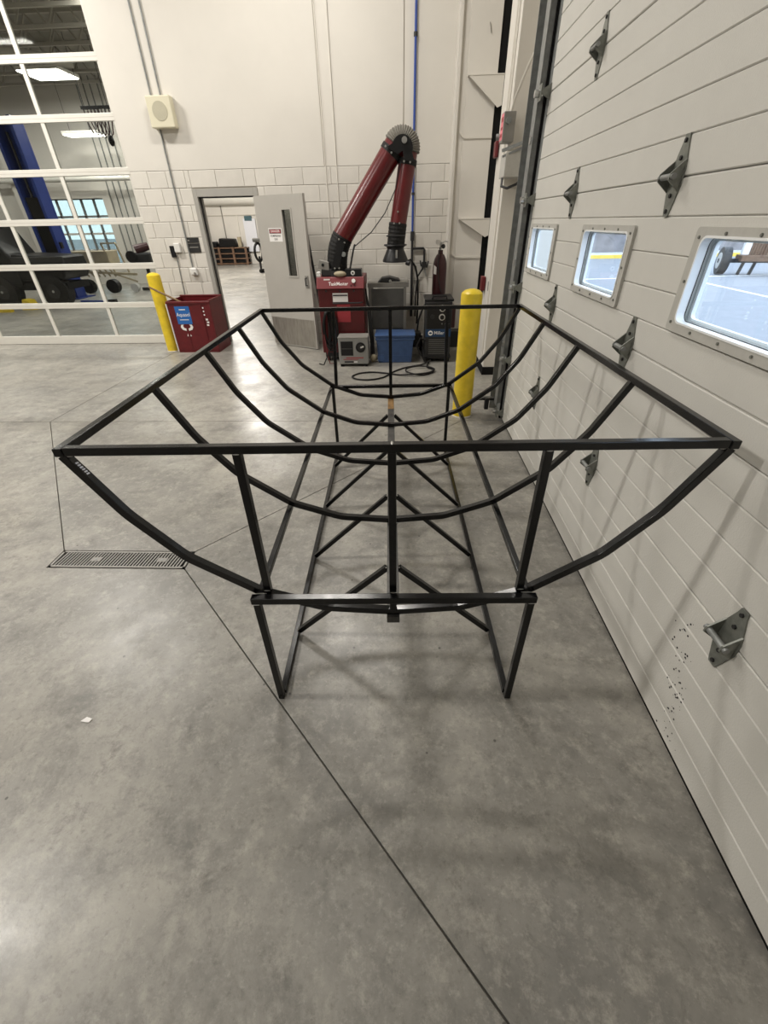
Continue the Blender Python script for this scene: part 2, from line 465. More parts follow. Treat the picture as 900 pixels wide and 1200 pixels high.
# concrete blocks
BLK = {}
def block_mesh(w, h):
    k = (round(w, 3), round(h, 3))
    if k in BLK: return BLK[k]
    e = 0.006; d = 0.013; b = B()
    v = [(0,d,0),(w,d,0),(w,d,h),(0,d,h),(0,e*.7,0),(w,e*.7,0),(w,e*.7,h),(0,e*.7,h),(e,0,e),(w-e,0,e),(w-e,0,h-e),(e,0,h-e)]
    b.add(v, [(0,1,5,4),(1,2,6,5),(2,3,7,6),(3,0,4,7),(4,5,9,8),(5,6,10,9),(6,7,11,10),(7,4,8,11),(8,9,10,11)])
    me = b.mesh('block'); me.materials.append(MATS['block_paint']); BLK[k] = me
    return me
CH = 0.2032
for r in range(12):
    z1 = 2.370 - r*CH; z0 = max(0.0, z1 - CH)
    h = z1 - z0 - 0.004
    for seg0, seg1, ln in ((GX1, PX0, 0.272), (PX0, PX1, 0.4064), (PX1, 1.28, 0.4064)):
        if seg0 == PX0 and r > 0: continue
        off = (0.5*ln if r % 2 else 0.02) + (0.10 if seg0 == PX1 else 0)
        x = seg0 - off
        while x < seg1 - 0.01:
            a, c = max(x, seg0), min(x+ln, seg1)
            if c - a > 0.03:
                zz0 = max(z0, PZ1) if seg0 == PX0 else z0
                inst(block_mesh(c-a-0.004, z1-zz0-0.004), 'block', wall_back, (a+0.002, DB, zz0+0.002))
            x += ln
# floor line shadow trim
# ---------------------------------------------------------------- other walls and ceiling
b = B().box(-13.2, -13, -7.2, DB+WT, 0, 6)
tag(part(b, 'wall_left', 'wall_paint'), 'plain cream wall on the left of the shop', 'wall', kind='structure')
b = B().box(-13.2, 1.5, -7.2, -7, 0, 6)
tag(part(b, 'wall_front', 'wall_paint'), 'plain cream wall behind the viewer', 'wall', kind='structure')
b = B()
b.box(1.28, 1.5, 4.3, DB+WT, 0, 6).box(1.09, 1.5, 4.17, 4.3, 0, 6)          # jamb and wall beyond the overhead door
b.box(1.09, 1.5, -1.3, 4.17, 4.88, 6).box(1.05, 1.5, -7.2, -1.3, 0, 6)
wall_right = part(b, 'wall_right', 'wall_paint'); tag(wall_right, 'cream wall around the sectional overhead door', 'wall', kind='structure')
b = B().box(-13.2, 1.5, -7.2, DB+WT, 6.0, 6.15)
tag(part(b, 'ceiling', 'deck_grey'), 'grey deck ceiling of the welding shop', 'ceiling', kind='structure')

# pier clad in white with black base, right of the bollard
b = B().box(1.075, 1.28, 5.745, 6.33, 0.10, 6)
pier = part(b, 'trim_1', 'wall_paint', bevel=0.004); tag(pier, 'white clad pier beside the door track with black base', 'pier', kind='structure')
part(B().box(1.068, 1.28, 5.738, 6.335, 0, 0.10), 'pier_base', 'rubber', pier)
part(B().cyl((1.068, 5.86, 0.12), (1.068, 5.86, 5.9), 0.011, n=8), 'conduit', 'strip_paint', pier, True)
part(B().cyl((1.068, 5.96, 2.55), (1.068, 5.96, 5.9), 0.011, n=8), 'conduit', 'strip_paint', pier, True)
# steel building column in the corner
CY = 7.40
b = B().box(0.665, 0.705, CY-0.02, DB, 0, 6).box(0.705, 0.79, CY+0.02, DB, 0, 6).box(0.79, 1.165, CY, CY+0.03, 0, 6)
colm = part(b, 'trim_2', 'wall_paint', bevel=0.003); tag(colm, 'white painted steel building column in the far corner', 'column', kind='structure')
part(B().box(1.165, 1.275, CY+0.02, CY+0.06, 0, 6), 'gap_shade_strip', 'rubber', colm)  # added black strip, its colour stands in for the shaded opening beside the pier
for zt, zb in ((3.17, 2.87), (1.72, 1.50)):
    b = B().prism([(0.80, zt), (1.24, zt), (1.24, zb+0.02), (1.19, zb)], 'y', CY-0.075, CY-0.06)
    b.box(0.80, 1.24, CY-0.08, CY, zt-0.004, zt+0.006)
    part(b, 'gusset', 'strip_paint', colm)
for z in (2.60, 1.25, 0.62):
    b = B().box(0.80, 1.165, CY-0.012, CY, z-0.012, z+0.012)
    b.bar((0.80, CY-0.006, z), (0.745, CY-0.006, z+0.055), 0.02, 0.02)
    part(b, 'seam_strip', 'strip_paint', colm)
part(B().bar((1.02, CY-0.01, 3.62), (1.045, CY-0.01, 3.53), 0.006), 'scratch', 'seam_dark', colm)

# ---------------------------------------------------------------- sectional overhead door (door_1)
DY_A, DY_B = -1.24, 4.16
door1 = root('door_1', (XR, (DY_A+DY_B)/2, 0), 'tan ribbed sectional overhead door with three small windows in view', 'door', kind='structure')
SH, NSLAT = 0.61, 5
WINC = [3.735, 2.60, 1.47, 0.34, -0.79]
WHW = 0.325; WZ0, WZ1 = 1.35, 1.678
SLM = {}
def slat_mesh(L, h):
    k = (round(L,3), round(h,3))
    if k in SLM: return SLM[k]
    e = 0.0038; t = 0.010; b = B()
    # face towards -x; origin at y0,z0; recessed chamfered edges
    b.add([(t,0,0),(t,L,0),(t,L,h),(t,0,h),(e,0,0.0004),(e,L,0.0004),(e,L,h-0.0004),(e,0,h-0.0004),
           (0,0,e),(0,L,e),(0,L,h-e),(0,0,h-e)],
          [(0,1,5,4),(2,3,7,6),(4,5,9,8),(7,11,10,6),(8,9,10,11),(0,4,8,11,7,3),(1,2,6,10,9,5)])
    me = b.mesh('slat'); me.materials.append(MATS['section_paint']); SLM[k] = me
    return me
for s in range(8):
    z0 = s*SH + (0.012 if s == 0 else 0); z1 = (s+1)*SH - 0.002
    if s == 2:
        cuts = [DY_A] + sum([[c-WHW+0.042, c+WHW-0.042] for c in sorted(WINC)], []) + [DY_B]
        b = B().box(XR+0.009, XR+0.05, DY_A, DY_B, z0, WZ0+0.030).box(XR+0.009, XR+0.05, DY_A, DY_B, WZ1-0.024, z1)
        for i in range(0, len(cuts), 2): b.box(XR+0.009, XR+0.05, cuts[i], cuts[i+1], WZ0+0.03, WZ1-0.024)
    else:
        cuts = None
        b = B().box(XR+0.009, XR+0.05, DY_A, DY_B, z0, z1)
    sec = part(b, 'section', 'section_core', door1)
    for k in range(NSLAT):
        a = s*SH + k*SH/NSLAT + (0.016 if (s == 0 and k == 0) else 0.0)
        c = s*SH + (k+1)*SH/NSLAT - (0.0045 if k == NSLAT-1 else 0.0012)
        if cuts and 1 <= k <= 3:
            for i in range(0, len(cuts), 2):
                me = slat_mesh(cuts[i+1]-cuts[i], c-a); inst(me, 'slat', sec, (XR, cuts[i], a))
            if k in (1, 3):
                za, zc = (a, WZ0+0.03) if k == 1 else (WZ1-0.024, c)
                for i in range(1, len(cuts)-1, 2): inst(slat_mesh(cuts[i+1]-cuts[i], zc-za), 'slat', sec, (XR, cuts[i], za))
        else: inst(slat_mesh(DY_B-DY_A, c-a), 'slat', sec, (XR, DY_A, a))
part(B().box(XR+0.005, XR+0.045, DY_A, DY_B, 0, 0.014), 'bottom_seal', 'rubber', door1)
for c in WINC[:4]:
    y0, y1 = c-WHW, c+WHW
    fr = part(B().ring(rrect(y0, y1, WZ0, WZ1, 0.014), rrect(y0+0.044, y1-0.044, WZ0+0.032, WZ1-0.026, 0.030), 'x', XR-0.014, XR), 'window_frame', 'window_plastic', door1)
    part(B().ring(rrect(y0+0.042, y1-0.042, WZ0+0.030, WZ1-0.024, 0.031), rrect(y0+0.049, y1-0.049, WZ0+0.037, WZ1-0.031, 0.026), 'x', XR-0.017, XR+0.012), 'window_rim', 'window_rim', fr)
    part(B().ring(rrect(y0+0.044, y1-0.044, WZ0+0.031, WZ1-0.025, 0.027), rrect(y0+0.060, y1-0.060, WZ0+0.047, WZ1-0.040, 0.018), 'x', XR+0.030, XR+0.044), 'outer_rim', 'window_rim', fr)
    part(B().ring(rrect(y0+0.048, y1-0.048, WZ0+0.036, WZ1-0.030, 0.022), rrect(y0+0.051, y1-0.051, WZ0+0.039, WZ1-0.033, 0.020), 'x', XR+0.012, XR+0.0145), 'gasket', 'charcoal', fr)
    part(B().box(XR+0.020, XR+0.023, y0+0.045, y1-0.045, WZ0+0.033, WZ1-0.027), 'pane', 'clear_glass', fr)
    b = B()
    for yy, zz in [(y0+0.026, z) for z in (WZ0+0.03, (WZ0+WZ1)/2, WZ1-0.03)] + [(y1-0.026, z) for z in (WZ0+0.03, (WZ0+WZ1)/2, WZ1-0.03)] + [(y, z) for y in (c-0.16, c, c+0.16) for z in (WZ0+0.017, WZ1-0.017)]:
        b.cyl((XR-0.0185, yy, zz), (XR-0.014, yy, zz), 0.005, n=6)
    parts(b, 'screw', 'hinge_steel', fr)
# hinges
HY = [3.22, 2.065, 0.91, -0.245]
def hinge(yc, zc, s=1.0):
    g = part(B().prism([(yc+a*s, zc+d*s) for a, d in ((-.016,.135),(.016,.135),(.022,.11),(.052,.025),(.052,-.03),(.024,-.115),(.016,-.135),(-.016,-.135),(-.024,-.115),(-.052,-.03),(-.052,.025),(-.022,.11))], 'x', XR-0.005, XR), 'hinge', 'hinge_steel', door1)
    b = B()
    for sg in (-1, 1):
        y = yc + sg*0.043*s
        b.prism([(XR-0.004, zc+0.055*s), (XR-0.052*s, zc+0.012*s), (XR-0.056*s, zc-0.012*s), (XR-0.004, zc-0.052*s)], 'y', y-0.003, y+0.003)
    parts(b, 'ear', 'hinge_steel', g)
    part(B().cyl((XR-0.042*s, yc-0.056*s, zc), (XR-0.042*s, yc+0.056*s, zc), 0.011*s, n=10), 'pin', 'galvanised', g, True)
    b = B()
    for dz in (0.115, 0.06, -0.062, -0.115): b.cyl((XR-0.011, yc, zc+dz*s), (XR-0.004, yc, zc+dz*s), 0.008*s, n=6)
    parts(b, 'bolt', 'charcoal', g)
for z in (0.61, 1.22, 1.83, 2.44, 3.05):
    for y in HY:
        hinge(y, z, 0.92)
# dirt specks splashed on the lower panels
b = B(); rr = random.Random(3)
for i in range(70):
    t = rr.random(); y = 1.08 - 0.20*t + rr.gauss(0, 0.035); z = 0.52 - 0.47*t + rr.gauss(0, 0.02)
    if z < 0.02: continue
    r = rr.choice((0.0015, 0.002, 0.003, 0.0042)); b.cyl((XR-0.0007, y, z), (XR+0.001, y, z), r, n=6)
o = part(b, 'mud_specks', 'charcoal', door1); o['kind'] = 'stuff'

# vertical track with roller brackets
tr = root('door_track', (1.0, 4.3, 0), 'galvanised vertical track and angle beside the sectional door', 'track')
part(B().box(1.045, 1.052, 4.185, 4.54, 0, 4.9), 'wall_angle', 'galvanised', tr)
part(B().box(0.965, 1.052, 4.535, 4.542, 0.0, 4.9), 'angle_flange', 'galvanised', tr)
b = B().box(0.975, 1.04, 4.36, 4.365, 0.12, 4.9).box(0.975, 0.98, 4.25, 4.365, 0.12, 4.9).box(1.035, 1.04, 4.18, 4.365, 0.12, 4.9)
part(b, 'channel', 'galvanised', tr)
part(B().box(1.018, 1.034, 4.238, 4.258, 0, 4.9), 'seal_strip', 'rubber', tr)
part(B().box(0.984, 1.032, 4.262, 4.356, 0.15, 4.9), 'channel_liner', 'galvanised', tr)
for z in (0.09, 0.61, 1.22, 1.83, 2.44, 3.05):
    p = B().prism([(4.14, z-0.045), (4.20, z-0.045), (4.265, z-0.01), (4.265, z+0.01), (4.20, z+0.045), (4.14, z+0.045)], 'x', 0.966, 0.972)
    p.prism([(0.97, z-0.01), (XR, z-0.045), (XR, z+0.045), (0.97, z+0.01)], 'y', 4.14, 4.146)
    br = part(p, 'roller_bracket', 'hinge_steel', tr)
    part(B().cyl((0.935, 4.20, z), (0.99, 4.20, z), 0.022, n=12), 'roller', 'bright_steel', br, True)
for z in (0.72, 1.40, 2.2): part(B().box(0.968, 0.974, 4.28, 4.33, z-0.02, z+0.02), 'clip', 'bright_steel', tr)
# little pedal / foot stop at the base of the track
g = root('spring_lock', (0.9, 4.32, 0.05), 'small black spring lock lying at the foot of the track', 'lock')
part(B().bar((0.78, 4.37, 0.16), (0.965, 4.33, 0.17), 0.03, 0.02), 'arm', 'black_plastic', g)
part(B().box(0.865, 0.905, 4.28, 4.33, 0.075, 0.19), 'latch', 'black_plastic', g, bevel=0.004)
part(B().sweep([(0.80,4.34,0.16),(0.84,4.30,0.20),(0.90,4.30,0.21),(0.95,4.31,0.19)], 0.006, 8), 'spring', 'galvanised', g, True)

# ---------------------------------------------------------------- glazed overhead door (door_2)
door2 = root('door_2', ((GX0+GX1)/2, DB+0.05, 0), 'white framed glazed overhead door looking into the next shop', 'door', kind='structure')
GY0, GY1 = DB+0.03, DB+0.075
ZR = [0.07, 0.62, 1.19, 1.79, 2.385, 2.97, 3.55, 4.13, 4.70]
VX = [GX1-0.012, -5.02, -6.09, -7.16, GX0+0.03]
for i, z in enumerate(ZR):
    hh = 0.066 if i == 0 else 0.042
    r = part(B().box(GX0, GX1, GY0, GY1, z-hh, z+hh), 'rail', 'white_frame', door2, bevel=0.004)
    if i: part(B().box(GX0, GX1, GY0-0.001, GY0+0.002, z-0.003, z+0.001), 'seam', 'mortar', r)
part(B().box(GX0, GX1, GY0+0.004, GY1, 0, 0.006), 'bottom_seal', 'rubber', door2)
for i in range(len(ZR)-1):
    for x in VX:
        part(B().box(x-0.028, x+0.028, GY0+0.006, GY1-0.006, ZR[i]+0.04, ZR[i+1]-0.04), 'mullion', 'white_frame', door2)
    for k in range(len(VX)-1):
        part(B().box(VX[k+1]+0.027, VX[k]-0.027, DB+0.05, DB+0.054, ZR[i]+0.04, ZR[i+1]-0.04), 'pane', 'door_glass', door2)

# ---------------------------------------------------------------- personnel door (door_3)
door3 = root('door_3', ((PX0+PX1)/2, DB, 0), 'open grey steel door in a grey frame, swung back towards the wall', 'door', kind='structure')
IX0, IX1, IZ1 = -3.035, -2.19, 2.06
part(B().box(PX0, IX0, DB-0.012, DB+WT+0.01, 0, PZ1), 'jamb', 'frame_grey', door3, bevel=0.003)
part(B().box(IX1, PX1, DB-0.012, DB+WT+0.01, 0, PZ1), 'jamb', 'frame_grey', door3, bevel=0.003)
part(B().box(IX0, IX1, DB-0.012, DB+WT+0.01, IZ1, PZ1), 'head', 'frame_grey', door3, bevel=0.003)
for x0, x1 in ((IX0, IX0+0.015), (IX1-0.015, IX1)):
    part(B().box(x0, x1, DB+0.05, DB+0.10, 0, IZ1), 'door_stop', 'charcoal', door3)
part(B().box(IX0, IX1, DB+0.05, DB+0.10, IZ1-0.015, IZ1), 'door_stop', 'charcoal', door3)
# leaf: local frame along d from the hinge
hp = Vector((-2.155, 7.655, 0)); tipp = Vector((-1.315, 7.185, 0))
dd = (tipp-hp).normalized(); nn = Vector((dd.y, -dd.x, 0))      # nn points towards the camera side
if nn.y > 0: nn = -nn
LW = 0.93
LA = math.atan2(dd.y, dd.x)
def LPt(u, v, z): return hp + dd*u + nn*v + Vector((0,0,z))
def lbox(b, u0, u1, v0, v1, z0, z1):
    q = [LPt(u,v,z) for z in (z0,z1) for u, v in ((u0,v0),(u1,v0),(u1,v1),(u0,v1))]
    return b.add(q, [(0,3,2,1),(4,5,6,7),(0,1,5,4),(1,2,6,5),(2,3,7,6),(3,0,4,7)])
WU0, WU1, WZa, WZb = 0.525, 0.68, 1.05, 1.875
b = B()
lbox(b, 0, WU0, 0, 0.045, 0.012, 2.05); lbox(b, WU1, LW, 0, 0.045, 0.012, 2.05)
lbox(b, WU0, WU1, 0, 0.045, 0.012, WZa); lbox(b, WU0, WU1, 0, 0.045, WZb, 2.05)
leaf = part(b, 'leaf', 'door_grey', door3)
b = B()
for u0, u1, z0, z1 in ((WU0-0.022, WU0, WZa-0.022, WZb+0.022), (WU1, WU1+0.022, WZa-0.022, WZb+0.022), (WU0, WU1, WZa-0.022, WZa), (WU0, WU1, WZb, WZb+0.022)):
    lbox(b, u0, u1, -0.006, 0.053, z0, z1)
part(b, 'window_bead', 'door_grey', leaf)
part(lbox(B(), WU0, WU1, 0.02, 0.025, WZa, WZb), 'pane', 'wired_glass', leaf)
part(lbox(B(), 0.02, LW-0.02, 0.045, 0.048, 0.03, 0.44), 'kick_plate', 'kick_plate', leaf)
b = lbox(B(), 0.825, 0.885, 0.045, 0.055, 0.90, 1.06)
part(b, 'handle_plate', 'steel_light', leaf)
b = B().sweep([LPt(0.862, 0.05, 1.03), LPt(0.862, 0.09, 1.03), LPt(0.862, 0.09, 0.93), LPt(0.862, 0.05, 0.93)], 0.009, 8)
part(b, 'handle', 'charcoal', leaf, True)
# danger sign
sg = root('warning_sign', tuple(LPt(0.345, 0.047, 1.575)), 'small red, black and white danger sign on the open grey door', 'sign')
part(lbox(B(), 0.215, 0.475, 0.0455, 0.048, 1.49, 1.66), 'plate', 'decal_white', sg)
part(lbox(B(), 0.228, 0.462, 0.048, 0.0486, 1.592, 1.648), 'header', 'decal_black', sg)
part(lbox(B(), 0.24, 0.45, 0.0486, 0.0492, 1.598, 1.642), 'header_oval', 'decal_red', sg)
text('DANGER', 0.045, 'decal_white', sg, facing(LPt(0.345, 0.0495, 1.62), LA, 0))
text('COMPRESSED', 0.034, 'decal_black', sg, facing(LPt(0.345, 0.0485, 1.562), LA, 0))
text('GAS', 0.036, 'decal_black', sg, facing(LPt(0.345, 0.0485, 1.52), LA, 0))

# ---------------------------------------------------------------- the next shop, behind the glass and the doorway
YA, YB = 17.2, 25.5
WXa, WXb, WZ_0, WZ_1 = -12.1, -9.95, 0.55, 2.52      # lit opening in far wall
b = B()
b.box(-22, WXa, YA, YA+0.2, 0, 6).box(WXb, -8.55, YA, YA+0.2, 0, 6).box(WXa, WXb, YA, YA+0.2, WZ_1, 6).box(WXa, WXb, YA, YA+0.2, 0, WZ_0)
wall_far = part(b, 'wall_far', 'wall_paint'); tag(wall_far, 'cream far wall of the next shop seen through the glazed door', 'wall', kind='structure')
b = B().box(-13, 1.5, YB, YB+0.2, 0, 6)
wb = part(b, 'wall_distant', 'wall_paint'); tag(wb, 'white far wall seen through the open personnel door', 'wall', kind='structure')
b = B().bar((-8.6, YA+0.1, 3), (-11.2, YB, 3), 0.2, 6)
tag(part(b, 'wall_side', 'wall_paint'), 'side wall between the two far rooms', 'wall', kind='structure')
b = B().box(-22.2, -22, DB, YA+0.2, 0, 6)
tag(part(b, 'wall_outer', 'wall_paint'), 'outer side wall of the next shop', 'wall', kind='structure')
b = B().box(-22, -13.2, DB, DB+0.2, 0, 6)
tag(part(b, 'wall_corner', 'wall_paint'), 'near wall of the next shop beyond the glazed door', 'wall', kind='structure')
b = B().box(1.3, 1.5, DB+WT, YB, 0, 6)
tag(part(b, 'wall_end', 'wall_paint'), 'end wall of the room behind the open personnel door', 'wall', kind='structure')
b = B().box(-22, 1.5, DB+WT, YA+0.3, 5.7, 5.85).box(-11.5, 1.5, YA+0.3, YB+0.2, 5.7, 5.85)
cl = part(b, 'ceiling_far', 'deck_grey'); tag(cl, 'dark grey ribbed deck ceiling over the next shop', 'ceiling', kind='structure')
for i in range(9):
    y = 8.6 + i*1.0
    j = part(B().box(-21, -4, y-0.035, y+0.035, 5.62, 5.7).box(-21, -4, y-0.03, y+0.03, 5.12, 5.18), 'joist', 'joist_grey', cl)
    b = B()
    for k in range(24):
        x = -20.6 + k*0.7
        b.bar((x, y, 5.16), (x+0.35, y, 5.64), 0.03); b.bar((x+0.35, y, 5.64), (x+0.7, y, 5.16), 0.03)
    o = part(b, 'web_bars', 'joist_grey', j); o['kind'] = 'stuff'
for i in range(40):
    pass
tag(part(B().sweep([(-13.5, 9.0, 4.95), (-7.6, 13.6, 4.85)], 0.10, 12), 'overhead_duct', 'joist_grey', smooth=True), 'long grey diagonal duct under the ceiling behind the glass', 'duct')
tag(part(B().sweep([(-14, 16.84, 3.0), (-8.6, 16.84, 3.0)], 0.07, 12), 'overhead_pipe', 'white_frame', smooth=True), 'white horizontal pipe across the far wall behind the glass', 'pipe')
# overhead window in the far wall
dw = root('window_1', ((WXa+WXb)/2, YA, WZ_0), 'bright window grid in the far wall behind the glazed door', 'window', kind='structure')
parts(B().box(WXa-0.25, WXa, YA-0.06, YA, 0, WZ_1+0.2).box(WXb, WXb+0.25, YA-0.06, YA, 0, WZ_1+0.2).box(WXa, WXb, YA-0.06, YA, WZ_1, WZ_1+0.2), 'casing', 'strip_paint', dw)
for k in range(6):
    x = WXa + (WXb-WXa)*k/5
    part(B().box(x-0.03, x+0.03, YA+0.08, YA+0.14, WZ_0, WZ_1), 'mullion', 'galvanised', dw)
for k in range(5):
    z = WZ_0 + (WZ_1-WZ_0)*k/4
    part(B().box(WXa, WXb, YA+0.08, YA+0.14, z-0.03, z+0.03), 'rail', 'galvanised' if k > 2 else 'white_frame', dw)
glass_mat('teal_glass', (0.62, 0.66, 0.62), 0.02)
for i in range(5):
    for k in range(4):
        x0 = WXa + (WXb-WXa)*i/5; z0 = WZ_0 + (WZ_1-WZ_0)*k/4
        part(B().box(x0+0.03, x0+(WXb-WXa)/5-0.03, YA+0.105, YA+0.112, z0+0.03, z0+(WZ_1-WZ_0)/4-0.03), 'pane', 'teal_glass', dw)
# lamps hanging there
for i, (x, y, z, wt) in enumerate(FAR_LAMPS):
    desc = ['bright pendant strip lamp nearest the top of the glazed door', 'small bright pendant lamp low beside the far wall', 'pendant lamp at the left edge beyond the lift post',
            'pendant lamp over the room just behind the doorway', 'pendant lamp deep in the room behind the doorway', 'pendant lamp midway in the room behind the doorway', 'pendant lamp close behind the glazed door'][i]
    g = root('pendant_lamp', (x, y, z), desc, 'lamp', 'pendant lamps in the next shop')
    hw = 0.45 if i == 0 else 0.22
    part(B().box(x-0.55, x+0.55, y-hw, y+hw, z+0.03, z+0.10), 'housing', 'white_frame', g, bevel=0.01)
    part(B().box(x-0.52, x+0.52, y-hw+0.02, y-0.03, z+0.005, z+0.03), 'lens', 'lens_far', g)
    part(B().box(x-0.52, x+0.52, y+0.03, y+hw-0.02, z+0.005, z+0.03), 'lens', 'lens_far', g)
    parts(B().cyl((x-0.4, y, z+0.10), (x-0.4, y, 5.7), 0.006, n=6).cyl((x+0.4, y, z+0.10), (x+0.4, y, 5.7), 0.006, n=6), 'hanger', 'charcoal', g)
    ld = bpy.data.lights.new('lamp_light', 'AREA'); ld.shape = 'RECTANGLE'; ld.size = 1.0; ld.size_y = 0.3; ld.energy = wt; ld.color = LAMP_COL
    lo = bpy.data.objects.new('lamp_light', ld); COL.objects.link(lo); lo.parent = g; lo.location = (0, 0, -0.005)

# hanging hoses, wall pipes and a pilaster of the next shop
g = root('hose_coil', (-8.15, 15.0, 3.9), 'hanging loops of dark red hose with black hook beyond the upper glass panes', 'hose')
for k in range(5):
    x0 = -8.46 + 0.10*k
    part(B().sweep([(x0, 15.0, 4.3), (x0+0.02, 15.0, 4.0), (x0+0.10, 15.0, 3.78-0.02*k), (x0+0.22, 15.0, 3.80), (x0+0.28, 15.0, 4.05), (x0+0.28, 15.0, 4.3)], 0.016, 6), 'loop', 'maroon', g, True)
part(B().box(-8.5, -7.7, 14.95, 15.05, 4.3, 4.36), 'hanger_bar', 'charcoal', g)
for x in (-8.42, -7.8): part(B().cyl((x, 15.0, 4.34), (x, 15.0, 5.7), 0.008, n=6), 'hanger', 'charcoal', g)
part(B().cyl((-7.98, 15.0, 4.3), (-7.95, 15.0, 3.75), 0.012, n=6), 'drop_cable', 'charcoal', g, True)
part(B().sphere((-7.95, 15.0, 3.66), 0.10, 10, 8, (0.8, 0.6, 1.2)), 'hook_block', 'truck_black', g, True)
for x in (-9.68, -9.47, -9.27, -9.04, -8.82):
    part(B().cyl((x, YA-0.03, 0.6), (x, YA-0.03, 5.4), 0.018, n=6), 'wall_pipe', 'galvanised', wall_far, True)
for x in (-12.9, -13.4, -14.1, -14.6):
    part(B().cyl((x, YA-0.03, 0.2), (x, YA-0.03, 5.4), 0.018, n=6), 'wall_pipe', 'galvanised', wall_far, True)
part(B().box(-12.75, -12.42, YA-0.25, YA, 0, 5.6), 'pilaster', 'strip_paint', wall_far)

# blue two-post lift column
g = root('lift_post', (-9.78, 13.7, 0), 'tall glossy blue vehicle lift post behind the glazed door', 'lift')
part(B().box(-10.05, -9.97, 13.5, 13.92, 0.02, 4.0).box(-9.97, -9.5, 13.84, 13.92, 0.02, 4.0).box(-9.58, -9.5, 13.5, 13.84, 0.02, 4.0), 'column', 'lift_blue', g, bevel=0.01)
part(B().box(-9.95, -9.6, 13.55, 13.8, 0.9, 2.4), 'carriage', 'truck_black', g)
part(B().box(-10.2, -9.35, 13.3, 14.1, 0, 0.02), 'base_plate', 'lift_blue', g)
part(B().cyl((-9.78, 13.6, 2.4), (-9.78, 13.6, 3.7), 0.03, n=8), 'cylinder', 'charcoal', g, True)
part(B().box(-9.5, -9.46, 13.55, 13.65, 1.25, 1.4), 'lock_box', 'truck_black', g)
# black pickup truck
g = root('pickup_truck', (-10.2, 12.6, 0), 'black pickup truck parked behind the lower glass panes', 'truck')
part(B().prism([(-12.6, 0.5), (-9.75, 0.5), (-9.75, 1.12), (-9.85, 1.22), (-10.15, 1.78), (-10.4, 1.86), (-12.2, 1.86), (-12.6, 1.2)], 'y', 11.95, 13.0), 'cab', 'truck_black', g, bevel=0.05)
part(B().prism([(-9.75, 0.62), (-8.62, 0.62), (-8.50, 0.80), (-8.55, 1.14), (-9.75, 1.2)], 'y', 11.95, 13.0), 'hood', 'truck_black', g, bevel=0.04)
part(B().box(-9.75, -8.42, 11.90, 11.96, 1.0, 1.14), 'side_rail', 'charcoal', g, bevel=0.01)
part(B().prism([(-11.9, 1.3), (-10.3, 1.3), (-10.5, 1.72), (-11.9, 1.72)], 'y', 11.94, 11.955), 'side_window', 'steel_grey', g)
part(B().box(-12.6, -8.6, 12.0, 12.9, 0.40, 0.55), 'chassis', 'rubber', g)
for x in (-8.98, -10.35, -11.15, -12.0):
    wl = part(B().cyl((x, 11.92, 0.37), (x, 12.2, 0.37), 0.37, n=24), 'wheel', 'black_rubber', g, True)
    part(B().cyl((x, 11.905, 0.37), (x, 11.93, 0.37), 0.17, n=12), 'hub', 'charcoal', wl, True)
    part(B().cyl((x, 11.895, 0.37), (x, 11.91, 0.37), 0.03, n=8), 'cap', 'bright_steel', wl, True)
tag(part(B().prism([(-9.72, 0), (-9.38, 0), (-9.48, 0.22), (-9.62, 0.24)], 'y', 11.55, 11.8), 'wheel_chock', 'yellow_paint', org=(-9.55, 11.7, 0)), 'yellow wheel chock beside the black truck tyre', 'chock')
tag(part(B().box(-13.5, -9.75, 11.2, 11.32, 0.0, 0.06), 'floor_ramp', 'yellow_paint', org=(-11.6, 11.26, 0.0)), 'low yellow bar on the floor behind the lowest glass panes', 'bar')
g = root('floor_jack', (-8.3, 12.2, 0), 'dark floor jack with long handle lying beside the truck tyre', 'jack')
part(B().bar((-8.55, 12.2, 0.10), (-7.75, 12.25, 0.09), 0.06, 0.04), 'handle', 'lift_blue', g)
part(B().box(-7.8, -7.62, 12.18, 12.32, 0.0, 0.13), 'head', 'truck_black', g, bevel=0.01)
# tan chassis cart
g = root('chassis_cart', (-9.3, 15.0, 0), 'tan metal utility cart frame standing under the far window', 'cart')
part(B().box(-10.2, -8.95, 14.7, 15.3, 0.78, 1.12), 'bed', 'tan_metal', g, bevel=0.01)
b = B()
for x in (-8.9, -8.45): b.bar((x, 14.75, 0.55), (x-0.16, 14.75, 1.32), 0.04)
b.bar((-9.06, 14.75, 1.32), (-8.61, 14.75, 1.32), 0.04).bar((-10.2, 14.7, 0.6), (-8.2, 14.7, 0.5), 0.06).bar((-8.9, 14.7, 0.52), (-8.25, 14.7, 0.3), 0.04)
parts(b, 'tube', 'tan_metal', g)
for i in range(6): part(B().bar((-9.9+0.17*i, 14.68, 0.72), (-9.72+0.17*i, 14.68, 0.45), 0.035), 'slat', 'tan_metal', g)
for x in (-9.85, -9.05): part(B().cyl((x, 14.6, 0.19), (x, 14.8, 0.19), 0.19, n=16), 'wheel', 'black_rubber', g, True)
part(B().cyl((-8.35, 14.6, 0.14), (-8.35, 14.75, 0.14), 0.12, n=12), 'front_wheel', 'wheel_rim', g, True)
